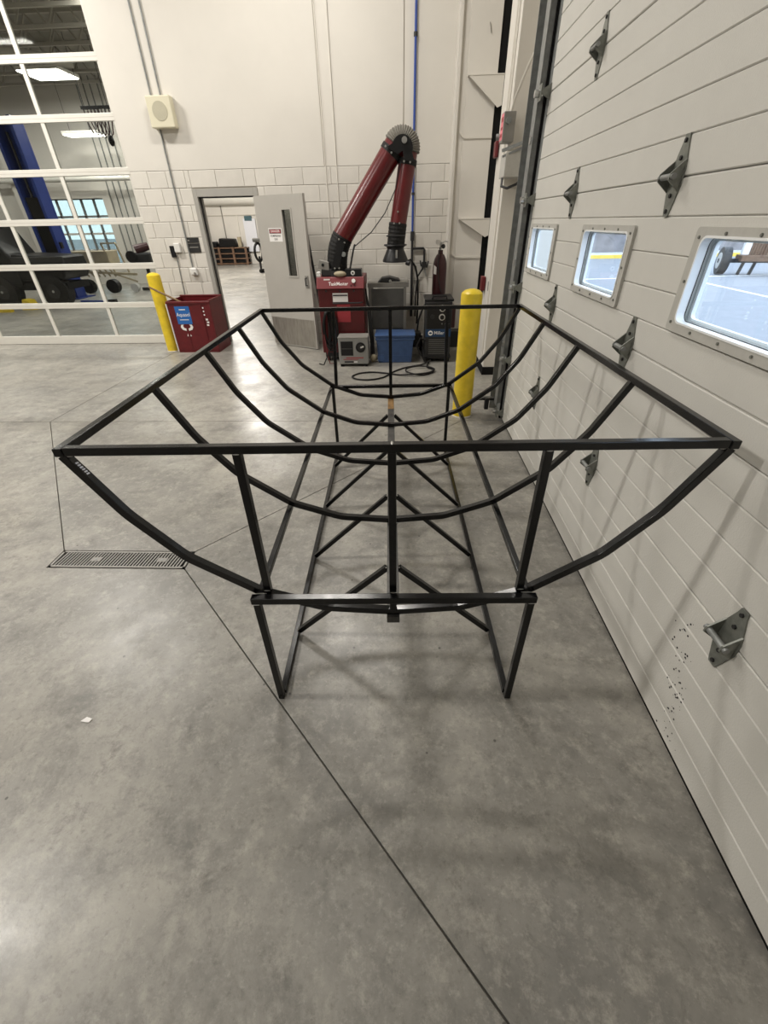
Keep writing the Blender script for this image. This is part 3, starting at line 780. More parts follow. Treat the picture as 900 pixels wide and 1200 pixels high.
# engine
g = root('engine_block', (-8.05, 15.2, 0), 'dark red and black engine on a stand beside the glass door jamb', 'engine')
part(B().box(-8.35, -7.75, 14.9, 15.4, 0.75, 1.05), 'block', 'charcoal', g, bevel=0.05)
part(B().cyl((-8.2, 15.0, 1.12), (-7.85, 15.2, 1.22), 0.14, 0.1, 12), 'intake', 'maroon', g, True)
part(B().cyl((-8.3, 14.9, 0.95), (-8.3, 14.82, 0.95), 0.16, n=14), 'pulley', 'black_rubber', g, True)
part(B().bar((-8.05, 15.15, 0), (-8.05, 15.15, 0.76), 0.08).bar((-8.4, 15.15, 0.05), (-7.7, 15.15, 0.05), 0.08), 'stand', 'charcoal', g)
# things seen through the open doorway
g = root('storage_rack', (-8.95, 25.2, 0), 'low wooden rack of dark parts against the far wall through the doorway', 'rack')
for x in (-10.0, -9.27, -8.55, -7.9): part(B().box(x-0.05, x+0.05, 24.85, 24.93, 0, 0.78), 'post', 'old_wood', g)
for z in (0.06, 0.28, 0.5, 0.74): part(B().box(-10.05, -7.85, 24.9, 25.4, z-0.025, z+0.025), 'shelf', 'old_wood', g)
part(B().box(-10.0, -7.9, 25.36, 25.40, 0.0, 0.74), 'back_panel', 'charcoal', g)
k = 0
for z in (0.085, 0.305, 0.525):
    for x0, x1 in ((-9.95, -9.32), (-9.22, -8.62), (-8.5, -7.95)):
        k += 1
        nm = ('bottom', 'middle', 'top')[int((z-0.08)/0.2)]; sd = {-9.95: 'left', -9.22: 'centre', -8.5: 'right'}[x0]
        tag(part(B().box(x0, x1, 24.95, 25.33, z, z+0.16), 'parts_case', 'truck_black', org=((x0+x1)/2, 25.1, z), bevel=0.02), f'black case in the {sd} bay of the {nm} shelf, wooden rack', 'case', 'cases in the wooden rack')
tag(part(B().box(-10.05, -9.35, 24.92, 25.3, 0.766, 1.02), 'long_machine', 'truck_black', org=(-9.7, 25.1, 0.766), bevel=0.06), 'long low black machine lying on top of the wooden rack', 'machine')
tag(part(B().prism([(-9.28, 0.766), (-8.35, 0.766), (-8.42, 1.13), (-9.2, 1.16)], 'y', 24.92, 25.35), 'spare_engine', 'truck_black', org=(-8.8, 25.1, 0.766), bevel=0.05), 'bulky black engine on top of the wooden rack', 'engine')
tag(part(B().bar((-8.2, 25.1, 0.766), (-8.2, 25.1, 1.2), 0.16), 'spool_stand', 'tan_metal', org=(-8.2, 25.1, 0.766)), 'tan upright spool standing on the right of the wooden rack', 'spool')
tag(part(B().box(-9.62, -9.18, 23.4, 23.8, 0, 0.36), 'tool_case', 'orange_plastic', org=(-9.4, 23.6, 0), bevel=0.04), 'orange case on the floor before the wooden rack', 'case')
part(B().sweep([(-13, 25.42, 2.72), (1, 25.42, 2.72)], 0.22, 14), 'duct', 'white_frame', wb, True)
part(B().box(-13, 1, 25.47, 25.5, 2.08, 2.11), 'conduit', 'mortar', wb)
for x in (-8.98, -8.25): part(B().box(x-0.02, x+0.02, 25.46, 25.5, 0, 5.5 if x < -8.5 else 2.1), 'conduit', 'seam_dark' if x < -8.5 else 'strip_paint', wb)
tag(part(B().box(-7.95, -7.35, 25.40, 25.46, 0.55, 1.95), 'notice_board', 'paper', org=(-7.65, 25.43, 0.55)), 'tall white notice board on the far wall through the doorway', 'board')
tag(part(B().box(-7.86, -7.5, 25.38, 25.45, 1.86, 2.06), 'wall_sign', 'teal_sign', org=(-7.68, 25.4, 1.86)), 'small dark teal sign above the white notice board', 'sign')
g = root('hose_reel', (-5.98, 20.5, 0), 'black wheeled hose reel half hidden by the open grey door', 'reel')
part(B().sweep([(-5.98+0.2*math.cos(t*PI/10)*0.5, 20.5+0.2*math.cos(t*PI/10), 0.75+0.32*math.sin(t*PI/10)) for t in range(20)], 0.05, 8, closed=True), 'reel', 'black_rubber', g, True)
part(B().bar((-5.98, 20.5, 0.05), (-5.98, 20.5, 0.6), 0.07), 'stem', 'charcoal', g)
part(B().cyl((-6.0, 20.4, 0.07), (-5.9, 20.6, 0.07), 0.07, n=10), 'caster', 'black_rubber', g, True)
part(B().box(-6.15, -5.8, 20.4, 20.6, 1.1, 1.25), 'guard', 'steel_grey', g, bevel=0.04)

# ---------------------------------------------------------------- outdoors
gnd = part(B().box(1.5, 90, -60, 90, -0.3, -0.02).box(-60, 1.5, 26.3, 90, -0.3, -0.02).box(-60, -22.2, -60, 26.3, -0.3, -0.02), 'ground', 'asphalt'); tag(gnd, 'pale asphalt yard outside the door windows', 'ground', kind='structure')
tag(part(B().box(4, 60, 25.0, 25.18, -0.02, 0.13), 'kerb', 'curb_yellow', org=(20, 25, 0)), 'yellow painted kerb along the yard outside the windows', 'kerb')
tag(part(B().box(4, 60, 25.2, 27.2, -0.02, 0.12), 'pavement', 'pale_concrete'), 'pale concrete pavement behind the yellow kerb outside', 'pavement', kind='structure')
yw = part(B().box(4, 60, 27.2, 27.5, 0.1, 1.05).box(4, 60, 27.6, 27.9, 1.2, 6.0), 'wall_yard', 'outer_brick'); tag(yw, 'grey brick wall across the yard outside', 'wall', kind='structure')
part(B().box(4, 60, 27.1, 27.6, 1.05, 1.2), 'coping', 'pale_concrete', yw)
for i, pts in enumerate((((9.35, 16.6), (9.0, 8.0)), ((5.2, 16.4), (14.0, 17.0)))):
    tag(part(B().bar((*pts[0], -0.018), (*pts[1], -0.018), 0.12, 0.006), 'parking_line', 'paint_line', gnd), None)
g = root('yard_trailer', (12.4, 17.4, 0), 'old flat trailer with bare wheel parked in the yard outside', 'trailer')
ax = Vector((0.95, -0.30, 0)).normalized()
w0 = Vector((11.0, 17.25, 0.40))
wl = part(B().cyl(w0 - ax*0.12, w0 + ax*0.12, 0.40, n=24), 'wheel', 'charcoal', g, True)
part(B().cyl(w0 - ax*0.135, w0 - ax*0.05, 0.24, n=18), 'rim', 'wheel_rim', wl, True)
part(B().cyl(w0 - ax*0.15, w0 - ax*0.1, 0.07, n=10), 'hub', 'charcoal', wl, True)
part(B().bar(w0, w0 + ax*3.6, 0.12, 0.12), 'axle', 'charcoal', g)
part(B().bar(w0 + ax*0.42 + Vector((0,0,0.08)), w0 + ax*5.0 + Vector((0,0,0.08)), 0.7, 0.16), 'deck', 'old_wood', g)
for k in (0.62, 0.95, 3.2): part(B().bar(w0 + ax*k, w0 + ax*(k-0.06) - Vector((0,0,0.42)), 0.08), 'leg', 'charcoal', g)
part(B().box(11.38, 11.60, 17.0, 17.1, 0.58, 1.9), 'white_post', 'decal_white', g)
part(B().box(12.25, 12.45, 16.95, 17.05, 0.58, 1.9), 'white_post', 'decal_white', g)
for k in range(7):
    part(B().cyl((11.67+k*0.085, 17.06-0.01*k, 0.56), (11.70+k*0.085, 17.08-0.01*k, 1.9), 0.04, 0.036, 7), 'log', 'old_wood', g)
tag(part(B().box(7.6, 8.2, 26.9, 27.1, 0.12, 3.0), 'downpipe', 'pale_concrete', org=(7.9, 27, 0.12)), 'pale panel on the yard wall seen in the farthest window', 'panel')

# ================================================================== CEILING LAMPS of this shop
names = ['ceiling strip lamp over the floor left of the frame', 'ceiling strip lamp before the glazed door', 'ceiling strip lamp behind the viewer on the left',
         'ceiling strip lamp over the welding corner', 'ceiling strip lamp above the steel frame', 'ceiling strip lamp behind the viewer on the right',
         'ceiling strip lamp by the far left wall', 'ceiling strip lamp in the far left corner']
for i, (x, y, z, wt, ly) in enumerate(LAMPS):
    g = root('ceiling_lamp', (x, y, z), names[i], 'lamp', 'ceiling strip lamps of the shop')
    sx, sy = (0.6, 0.16)
    part(B().box(x-sx, x+sx, y-sy, y+sy, z+0.03, z+0.10), 'housing', 'white_frame', g, bevel=0.01)
    part(B().box(x-sx+0.02, x+sx-0.02, y-sy+0.02, y+sy-0.02, z+0.008, z+0.03), 'lens', 'lens', g)
    parts(B().cyl((x-0.4, y, z+0.10), (x-0.4, y, 6.0), 0.006, n=6).cyl((x+0.4, y, z+0.10), (x+0.4, y, 6.0), 0.006, n=6), 'hanger', 'charcoal', g)
    ld = bpy.data.lights.new('lamp_light', 'AREA'); ld.shape = 'RECTANGLE'; ld.size = 2*sx; ld.size_y = 2*sy; ld.energy = wt; ld.color = LAMP_COL
    lo = bpy.data.objects.new('lamp_light', ld); COL.objects.link(lo); lo.parent = g; lo.location = (0, 0, 0)

# ================================================================== THE WELDED FRAME
T = 0.0254
fr = root('welded_cradle', (-0.026, 1.1028, 0), 'welded black square tube cradle with curved ribs, standing on the floor', 'cradle', rz=0.026)
HW, LEN, HT = 0.960, 2.342, 1.180
def fpart(b, name, m='frame_steel', bevel=0.0025, label=None): return part(b, name, m, fr, local=True, bevel=bevel, label=label)
def sqbar(p0, p1, t=T, upv=(0,0,1)): return B().bar(p0, p1, t, t, upv)
# top rectangle
fpart(sqbar((-HW+T/2, 0, HT), (HW-T/2, 0, HT)), 'top_rail')
fpart(sqbar((-HW+T/2, LEN, HT), (HW-T/2, LEN, HT)), 'top_rail')
for s in (-1, 1): fpart(sqbar((s*HW, -T/2-0.004, HT), (s*HW, LEN+T/2, HT)), 'top_rail')
# ribs
def rib_path():
    half = [(0.0, 0.508), (0.25, 0.529), (0.475, 0.610), (0.705, 0.778), (0.845, 0.955), (0.958, HT-T/2)]
    full = [(-a, z) for a, z in half[::-1]] + half[1:]
    out = [full[0]]
    for i in range(1, len(full)-1):
        p0, p, p2 = Vector(full[i-1]), Vector(full[i]), Vector(full[i+1])
        if abs(p.x) < 1e-6: out.append(tuple(p)); continue
        r = 0.028
        a = p + (p0-p).normalized()*r; c = p + (p2-p).normalized()*r
        for t in (0, .33, .67, 1): out.append(tuple(a*(1-t)**2 + p*2*t*(1-t) + c*t*t))
    out.append(full[-1]); return out
RP = rib_path()
def rib_mesh(y):
    n = len(RP); vs = []
    for i in range(n):
        p = Vector(RP[i]); a = Vector(RP[max(0, i-1)]); c = Vector(RP[min(n-1, i+1)])
        d1 = (p-a).normalized() if i > 0 else (c-p).normalized(); d2 = (c-p).normalized() if i < n-1 else d1
        n1 = Vector((-d1.y, d1.x)); n2 = Vector((-d2.y, d2.x)); m = (n1+n2)/(1+n1.dot(n2))
        for off, yy in ((T/2, -T/2), (T/2, T/2), (-T/2, T/2), (-T/2, -T/2)):
            q = p + m*off; vs.append((q.x, y+yy, q.y))
    fs = [(0,1,2,3), tuple((n-1)*4+k for k in (3,2,1,0))]
    for i in range(n-1):
        for k in range(4): fs.append((i*4+k, (i+1)*4+k, (i+1)*4+(k+1)%4, i*4+(k+1)%4))
    return B().add(vs, fs)
for i in range(5): fpart(rib_mesh(LEN*i/4), 'rib', bevel=0.002)
# keel under the ribs
fpart(B().box(-0.024, 0.024, -0.024, LEN-0.24, 0.464, 0.4955), 'keel', 'keel_steel')
fpart(B().box(-0.0245, 0.0245, LEN-0.24, LEN+0.03, 0.4635, 0.496), 'keel_end', 'rust_steel', label='rusty brown keel end')
# front and rear posts
for s in (-1, 0, 1):
    zb = {0: 0.519}.get(s, 0.612)
    fpart(sqbar((s*0.452, 0, zb), (s*0.448, 0, HT-T/2)), 'post')
    fpart(sqbar((s*0.445, LEN, zb), (s*0.425, LEN, HT-T/2)), 'post')
# lower cross beams, stringers, legs, skids
BZ = 0.602
fpart(sqbar((-0.508, -0.033, BZ), (0.508, -0.033, BZ), 0.028), 'cross_beam')
fpart(sqbar((-0.50, LEN+0.033, BZ-0.014), (0.50, LEN+0.033, BZ-0.014), 0.0254), 'cross_beam')
for s in (-1, 1):
    fpart(sqbar((s*0.492, -0.017, BZ-0.022), (s*0.492, LEN+0.018, BZ-0.022), 0.0235), 'stringer')
    fpart(sqbar((s*0.490, -0.033, 0.0), (s*0.490, -0.033, BZ-0.016)), 'leg')
    fpart(sqbar((s*0.480, LEN+0.033, 0.0), (s*0.480, LEN+0.033, BZ-0.026)), 'leg')
    fpart(sqbar((s*0.486, -0.018, T/2), (s*0.480, LEN+0.018, T/2)), 'skid')
    for k in (0.29, 0.865, 1.42, 2.03):
        fpart(sqbar((s*0.470, k+0.02, 0.026), (s*0.026, k-0.02, 0.478), 0.0245), 'brace')
# bright weld beads at the joints in front
def bead(c, r=(0.012, 0.006, 0.004)): return B().sphere(c, 1.0, 8, 5, r)
for s in (-1, 1):
    fpart(bead((s*0.475, -0.017, 0.6155), (0.022, 0.003, 0.0015)), 'weld_bead', 'weld_metal', 0)
    fpart(bead((s*0.49, -0.047, 0.588), (0.013, 0.002, 0.0015)), 'weld_bead', 'weld_metal', 0)
    fpart(bead((s*0.452, -0.014, 0.626), (0.012, 0.002, 0.002)), 'weld_bead', 'weld_metal', 0)
    fpart(bead((s*0.938, 0.0, HT-0.0145), (0.014, 0.011, 0.003)), 'weld_bead', 'weld_metal', 0)
    fpart(bead((s*0.448, -0.0125, HT-T/2), (0.010, 0.002, 0.002)), 'weld_bead', 'weld_metal', 0)
    for k in (0.29, 0.865, 1.42, 2.03):
        fpart(bead((s*0.028, k-0.032, 0.488), (0.004, 0.004, 0.004)), 'weld_bead', 'weld_metal', 0)
for y in (0.02, LEN/4, LEN/2, 3*LEN/4): fpart(bead((0.025, y-0.014, 0.497), (0.005, 0.003, 0.003)), 'weld_bead', 'weld_metal', 0)
fpart(bead((0, -0.018, 0.6165), (0.013, 0.002, 0.0018)), 'weld_bead', 'weld_metal', 0)
fpart(bead((0, 0.0, HT+T/2), (0.004, 0.013, 0.0012)), 'weld_bead', 'weld_metal', 0)
# paint marker scribble on the left front rib
b = B()
for k in range(6):
    t = 0.05 + 0.011*k; q = Vector((-0.958, HT-T/2)).lerp(Vector((-0.845, 0.955)), t*3.0)
    nrm = Vector((0.885, 0.465))
    p = Vector((q.x + nrm.x*(T/2+0.0004), 0, q.y + nrm.y*(T/2+0.0004)))
    b.bar(p + Vector((0, -0.006, 0)), p + Vector((0.001, 0.005, -0.002)), 0.005, 0.0008, upv=(nrm.x, 0, nrm.y))
fpart(b, 'paint_mark', 'paper', 0, label='white paint marker scribble')

# ================================================================== YELLOW BOLLARDS
def bollard(x, y, r, h, lb):
    g = root('bollard', (x, y, 0), lb, 'bollard', 'yellow safety bollards')
    part(B().lathe([(r, 0), (r, h-0.05), (r*0.97, h-0.03), (r*0.72, h-0.008), (r*0.3, h+0.004), (0.01, h+0.006)], (x, y, 0), 28), 'post', 'yellow_paint', g, True)
    part(B().lathe([(r+0.012, 0), (r+0.012, 0.006), (r, 0.012)], (x, y, 0), 28), 'grout', 'mortar', g, True)
bollard(0.640, 4.335, 0.098, 1.19, 'yellow bollard standing in front of the black welder')
bollard(-3.785, 7.22, 0.098, 1.13, 'yellow bollard beside the red bin at the glazed door')

# ================================================================== RED BIN
bx0, bx1, by0, by1, bz = -3.63, -2.96, 7.08, 7.62, 0.79
g = root('scrap_bin', (-3.3, 7.35, 0), 'tall dark red open bin beside the personnel door frame', 'bin')
def taper(b, x0, x1, y0, y1, z0, z1, k):
    v = [(x0+k,y0+k,z0),(x1-k,y0+k,z0),(x1-k,y1-k,z0),(x0+k,y1-k,z0),(x0,y0,z1),(x1,y0,z1),(x1,y1,z1),(x0,y1,z1)]
    return b.add(v, [(0,3,2,1),(4,5,6,7),(0,1,5,4),(1,2,6,5),(2,3,7,6),(3,0,4,7)])
t = 0.02
for nm, q in (('front_panel', (bx0, bx1, by0, by0+t)), ('back_panel', (bx0, bx1, by1-t, by1)), ('side_panel', (bx0, bx0+t, by0+t, by1-t)), ('side_panel', (bx1-t, bx1, by0+t, by1-t))):
    part(B().box(*q, 0.02, bz - (0.03 if nm != 'front_panel' else 0.05)), nm, 'red_plastic', g, bevel=0.004)
part(B().box(bx0, bx1, by0, by1, 0.0, 0.03), 'bottom', 'red_plastic', g)
part(B().box(bx0-0.012, bx1+0.012, by0-0.012, by0+t+0.004, bz-0.07, bz-0.035).box(bx0-0.012, bx1+0.012, by1-t, by1+0.012, bz-0.05, bz-0.01).box(bx1-t, bx1+0.012, by0, by1, bz-0.06, bz-0.02), 'rim', 'red_plastic', g, bevel=0.008)
parts(B().box(bx1-0.17, bx1-0.14, by0-0.008, by0, 0.03, bz-0.07).box(bx1-0.03, bx1, by0-0.008, by0, 0.03, bz-0.07).box(bx0+0.22, bx0+0.24, by0-0.006, by0, 0.03, 0.40), 'rib', 'red_plastic', g)
part(B().box(bx0-0.016, bx0-0.002, by0-0.01, by0+0.02, 0.02, bz-0.07), 'edge_strip', 'decal_white', g)
part(B().box(bx0+0.105, bx0+0.335, by0-0.0035, by0-0.0005, 0.43, 0.685), 'blue_label', 'decal_blue', g)
text('Aquasol', 0.075, 'decal_white', g, facing((bx0+0.22, by0-0.004, 0.565)), sx=0.88)
parts(B().box(bx0+0.17, bx0+0.27, by0-0.0045, by0-0.003, 0.632, 0.645).box(bx0+0.15, bx0+0.29, by0-0.0045, by0-0.003, 0.488, 0.498), 'small_print', 'decal_white', g)
b = B()
for s in (-1, 1):
    cx = bx0+0.23
    b.prism([(cx+s*0.02, 0.33), (cx+s*0.075, 0.345), (cx+s*0.10, 0.385), (cx+s*0.085, 0.42), (cx+s*0.045, 0.425), (cx+s*0.06, 0.40), (cx+s*0.05, 0.375), (cx+s*0.018, 0.365)], 'y', by0-0.0035, by0-0.0005)
parts(b, 'arrow_decal', 'decal_white', g)
parts(B().prism([(bx0+0.20, 0.25), (bx0+0.23, 0.25), (bx0+0.215, 0.29)], 'y', by0-0.003, by0-0.0005).prism([(bx0+0.25, 0.25), (bx0+0.27, 0.25), (bx0+0.26, 0.28)], 'y', by0-0.003, by0-0.0005), 'mark_decal', 'decal_white', g)
b = B()
for k, (dx, dz, w_) in enumerate(((0, 0.40, 0.035), (0.02, 0.44, 0.035), (0.0, 0.48, 0.035))): b.box(bx1-0.11+dx*0.5, bx1-0.11+dx*0.5+w_, by0-0.003, by0-0.0005, dz, dz+0.025)
for k in range(3): b.box(bx1-0.125, bx1-0.105, by0-0.003, by0-0.0005, 0.55+0.05*k, 0.57+0.05*k)
parts(b, 'side_decal', 'decal_white', g)
tag(part(B().sweep([(-3.80, 7.02, 0.965), (-3.40, 7.2, 0.70)], [0.014, 0.016], 8), 'broom_handle', 'wood', org=(-3.6, 7.1, 0.8), smooth=True), 'wooden tool handle sticking out of the red bin', 'handle')

# ================================================================== SMALL WALL FITTINGS ON THE BACK WALL
g = root('wall_speaker', (-3.25, DB, 2.97), 'square beige wall speaker with round grille high on the wall', 'speaker')
part(B().box(-3.415, -3.085, DB-0.12, DB-0.0005, 2.815, 3.14), 'case', 'beige_plastic', g, bevel=0.012)
part(B().cyl((-3.25, DB-0.124, 2.985), (-3.25, DB-0.119, 2.985), 0.10, n=24), 'grille', 'beige_grille', g)
for x, z0, z1, lb in ((-3.37, 3.14, 5.95, 'left of two thin conduits rising from the beige speaker'), (-3.24, 3.14, 5.95, 'right of two thin conduits rising from the beige speaker'),
                      (-3.355, 1.13, 2.815, 'long thin conduit running down from the beige speaker')):
    tag(part(B().cyl((x, DB-0.012, z0), (x, DB-0.012, z1), 0.011, n=8), 'conduit', 'galvanised', org=(x, DB, z0), smooth=True), lb, 'conduit')
for x, lb in ((-1.095, 'left of two thin painted conduits down the middle of the block wall'), (-0.938, 'right of two thin painted conduits down the middle of the block wall')):
    tag(part(B().cyl((x, DB-0.006, 1.15), (x, DB-0.006, 5.95), 0.008, n=6), 'conduit', 'strip_paint', org=(x, DB, 1.15), smooth=True), lb, 'conduit')
tag(part(B().box(-3.645, -3.575, DB-0.03, DB-0.0005, 1.30, 1.455), 'card_reader', 'black_plastic', org=(-3.61, DB, 1.3), bevel=0.006), 'black upright card reader on the block wall', 'reader')
tag(part(B().box(-3.565, -3.47, DB-0.05, DB-0.0005, 1.365, 1.49), 'thermostat', 'white_plastic', org=(-3.52, DB, 1.36), bevel=0.01), 'white thermostat box beside the black card reader', 'thermostat')
g = root('door_sign', (-3.26, DB, 1.36), 'dark room sign on the wall beside the personnel door', 'sign')
part(B().box(-3.35, -3.165, DB-0.008, DB-0.0005, 1.49, 1.555), 'header', 'decal_black', g)
part(B().box(-3.35, -3.165, DB-0.008, DB-0.0005, 1.36, 1.482), 'plate', 'decal_black', g)
parts(B().box(-3.33, -3.19, DB-0.0095, DB-0.0075, 1.425, 1.437).box(-3.34, -3.31, DB-0.0095, DB-0.0075, 1.512, 1.53), 'print', 'steel_light', g)
g = root('outlet_box', (-3.34, DB, 1.08), 'round white outlet box at the end of the conduit', 'outlet')
part(B().box(-3.40, -3.285, DB-0.05, DB-0.0005, 1.045, 1.155), 'box', 'white_plastic', g, bevel=0.02)
part(B().cyl((-3.325, DB-0.06, 1.075), (-3.325, DB-0.05, 1.075), 0.02, n=10), 'plug', 'steel_light', g)
tag(part(B().cyl((-3.60, DB-0.008, 0.76), (-3.575, DB-0.008, 1.30), 0.007, n=6), 'cable', 'galvanised', org=(-3.59, DB, 0.76)), 'thin grey cable dropping from the card reader', 'cable')
# blue air line
g = root('air_pipe', (0.155, DB, 1.0), 'thin blue compressed air pipe running down the block wall', 'pipe')
part(B().cyl((0.155, DB-0.03, 1.55), (0.155, DB-0.03, 5.95), 0.016, n=10), 'riser', 'pipe_blue', g, True)
part(B().cyl((0.155, DB-0.03, 0.40), (0.155, DB-0.03, 1.56), 0.019, n=10), 'drop', 'charcoal', g, True)
parts(B().cyl((0.155, DB-0.03, 1.46), (0.155, DB-0.03, 1.58), 0.03, n=10).cyl((0.155, DB-0.03, 3.6), (0.155, DB-0.03, 3.64), 0.024, n=10).cyl((0.155, DB-0.03, 2.02), (0.155, DB-0.03, 2.05), 0.024, n=10), 'coupling', 'charcoal', g, True)
part(B().sweep([(0.155, DB-0.03, 1.36), (0.33, DB-0.03, 1.36), (0.345, DB-0.03, 1.34), (0.345, DB-0.03, 1.15)], 0.017, 8), 'branch', 'charcoal', g, True)
part(B().box(0.31, 0.385, DB-0.06, DB-0.01, 1.10, 1.18).bar((0.30, DB-0.04, 1.12), (0.285, DB-0.04, 1.2), 0.02).bar((0.39, DB-0.04, 1.10), (0.41, DB-0.04, 1.19), 0.02), 'regulator', 'charcoal', g)
part(B().sweep([(0.07, 7.55, 1.20), (0.13, 7.58, 1.22), (0.21, 7.6, 1.12), (0.25, 7.62, 0.95), (0.26, 7.62, 0.55), (0.25, 7.6, 0.3)], 0.016, 8), 'hose', 'black_rubber', g, True)
part(B().sweep([(0.33, DB-0.04, 1.1), (0.25, DB-0.04, 0.98), (0.22, DB-0.04, 0.7), (0.22, DB-0.04, 0.4)], 0.012, 8), 'hose', 'black_rubber', g, True)
part(B().sweep([(0.35, DB-0.04, 1.1), (0.385, DB-0.04, 0.98)], 0.01, 6), 'tail', 'galvanised', g, True)
# pier fittings
g = root('disconnect_switch', (1.06, 5.75, 2.45), 'grey electrical switch box with pink and red warning label on the pier', 'switch')
part(B().box(0.985, 1.10, 5.60, 5.744, 2.34, 2.57), 'box', 'steel_light', g, bevel=0.006)
part(B().box(0.9835, 0.985, 5.61, 5.735, 2.36, 2.56), 'label', 'decal_pink', g)
parts(B().box(0.982, 0.9836, 5.63, 5.72, 2.385, 2.41).box(0.982, 0.9836, 5.63, 5.72, 2.44, 2.46).box(0.982, 0.9836, 5.63, 5.72, 2.50, 2.535), 'print', 'decal_red', g)
parts(B().cyl((1.03, 5.60, 2.50), (1.03, 5.57, 2.50), 0.028, n=10).cyl((0.985, 5.76, 2.40), (0.955, 5.77, 2.40), 0.026, n=10), 'knob', 'galvanised', g, True)
g = root('junction_box', (1.1, 5.65, 2.1), 'tan slanted operator box under the warning-labelled switch on the pier', 'box')
part(B().prism([(1.02, 2.06), (1.27, 2.06), (1.27, 2.30), (1.02, 2.25)], 'y', 5.48, 5.74), 'case', 'window_plastic', g, bevel=0.006)
part(B().bar((0.99, 5.55, 2.27), (1.20, 5.47, 2.33), 0.025), 'conduit', 'galvanised', g)
part(B().bar((0.99, 5.50, 2.22), (1.25, 5.45, 2.31), 0.018), 'conduit', 'galvanised', g)
part(B().sweep([(1.03, 5.6, 2.06), (1.02, 5.55, 1.99), (1.07, 5.5, 1.97), (1.16, 5.5, 2.0), (1.22, 5.5, 2.05)], 0.012, 8), 'cable', 'charcoal', g, True)
tag(part(B().sweep([(1.06, 5.66, 2.57), (1.07, 5.6, 2.66), (1.10, 5.3, 2.82), (1.14, 4.9, 2.98)], 0.012, 8), 'conduit', 'strip_paint', org=(1.06, 5.6, 2.66), smooth=True), 'bent white conduit from the warning-labelled switch up to the track', 'conduit')
tag(part(B().box(1.03, 1.068, 6.20, 6.33, 2.28, 2.43), 'alarm_box', 'red_plastic', org=(1.05, 6.25, 2.18), bevel=0.015), 'red alarm box on the far edge of the pier', 'alarm')
g = root('pull_station', (1.06, 6.2, 0.95), 'small red pull station low on the pier above the bollard', 'alarm')
part(B().box(1.02, 1.068, 6.16, 6.30, 0.95, 1.11), 'case', 'red_plastic', g, bevel=0.008)
part(B().box(1.06, 1.0745, 5.89, 5.95, 0.98, 1.08), 'switch_plate', 'steel_light', g)

# ================================================================== FUME EXTRACTOR WITH ARM
ex0, ex1, ey = -1.155, -0.525, 6.45
g = root('fume_extractor', (-0.84, 6.75, 0), 'red welding fume extractor cabinet with a long jointed red arm', 'extractor')
body = part(B().box(ex0, ex1, ey+0.03, ey+0.62, 0.12, 0.965), 'cabinet', 'red_metal', g, bevel=0.01)
part(B().prism([(ey, 0.965), (ey+0.62, 0.965), (ey+0.62, 1.10), (ey+0.07, 1.10)], 'x', ex0-0.01, ex1+0.01), 'control_hood', 'red_panel', g, bevel=0.006)
tl = math.atan2(0.07, 0.135)
def hoodp(x, f): return Vector((x, ey + 0.07*f - 0.002, 0.965 + 0.135*f))
text('TaskMaster', 0.062, 'decal_white', g, facing(hoodp(-0.865, 0.42), 0, -tl), sx=0.92)
b = B()
p = hoodp(-1.03, 0.80); b.box(p.x-0.035, p.x+0.05, p.y-0.003, p.y+0.01, p.z-0.008, p.z+0.008)
parts(b, 'small_print', 'decal_white', g)
p = hoodp(-0.655, 0.62); part(B().cyl(p, p+Vector((0,-0.025,0.01)), 0.026, n=14), 'gauge', 'white_plastic', g, True)
b = B()
for x in (-0.69, -0.64):
    p = hoodp(x, 0.28); b.cyl(p, p+Vector((0,-0.012,0.004)), 0.008, n=8)
parts(b, 'button', 'black_plastic', g)
part(B().box(-0.955, -0.745, ey+0.024, ey+0.031, 0.80, 0.91), 'label_holder', 'decal_white', g)
part(B().box(-0.95, -0.75, ey+0.020, ey+0.026, 0.875, 0.89), 'label_bar', 'charcoal', g)
part(B().box(-0.905, -0.72, ey+0.022, ey+0.031, 0.54, 0.765), 'pink_notice', 'decal_red', g)
part(B().sweep([(-0.95, ey, 0.79), (-0.945, ey-0.025, 0.79), (-0.56, ey-0.025, 0.795), (-0.545, ey+0.02, 0.795)], 0.010, 8), 'door_handle', 'charcoal', g, True)
for x in (-1.04, -0.85, -0.66): part(B().cyl((x, ey+0.031, 0.935), (x, ey+0.015, 0.935), 0.012, n=8), 'latch', 'charcoal', g)
part(B().box(ex0+0.03, ex1-0.03, ey+0.05, ey+0.60, 0.06, 0.12), 'plinth', 'charcoal', g)
for x in (ex0+0.07, ex1-0.07):
    for y in (ey+0.08, ey+0.54): part(B().cyl((x-0.02, y, 0.045), (x+0.02, y, 0.045), 0.045, n=12), 'caster', 'black_rubber', g, True)
# arm
AY = 6.72
part(B().cyl((-0.895, AY, 1.10), (-0.895, AY, 1.17), 0.16, n=20), 'turntable', 'charcoal', g, True)
pth = [(-0.895, AY, 1.16), (-0.892, AY, 1.25), (-0.88, AY, 1.34), (-0.86, AY, 1.42), (-0.825, AY, 1.50), (-0.79, AY, 1.56)]
fine = []
for i in range(len(pth)-1):
    for k in range(4): fine.append(Vector(pth[i]).lerp(Vector(pth[i+1]), k/4))
fine.append(Vector(pth[-1]))
part(B().sweep(fine, [0.135 + (0.003 if i % 2 else 0) for i in range(len(fine))], 20), 'flex_joint', 'black_rubber', g)
A0, A1 = Vector((-0.80, AY, 1.545)), Vector((-0.085, AY, 2.47))
part(B().sweep([A0, A1], 0.132, 24), 'lower_tube', 'red_tube', g, True)
C0, C1 = Vector((0.075, AY-0.01, 2.40)), Vector((-0.055, AY-0.05, 1.67))
part(B().sweep([C0, C1], 0.106, 24), 'upper_tube', 'red_tube', g, True)
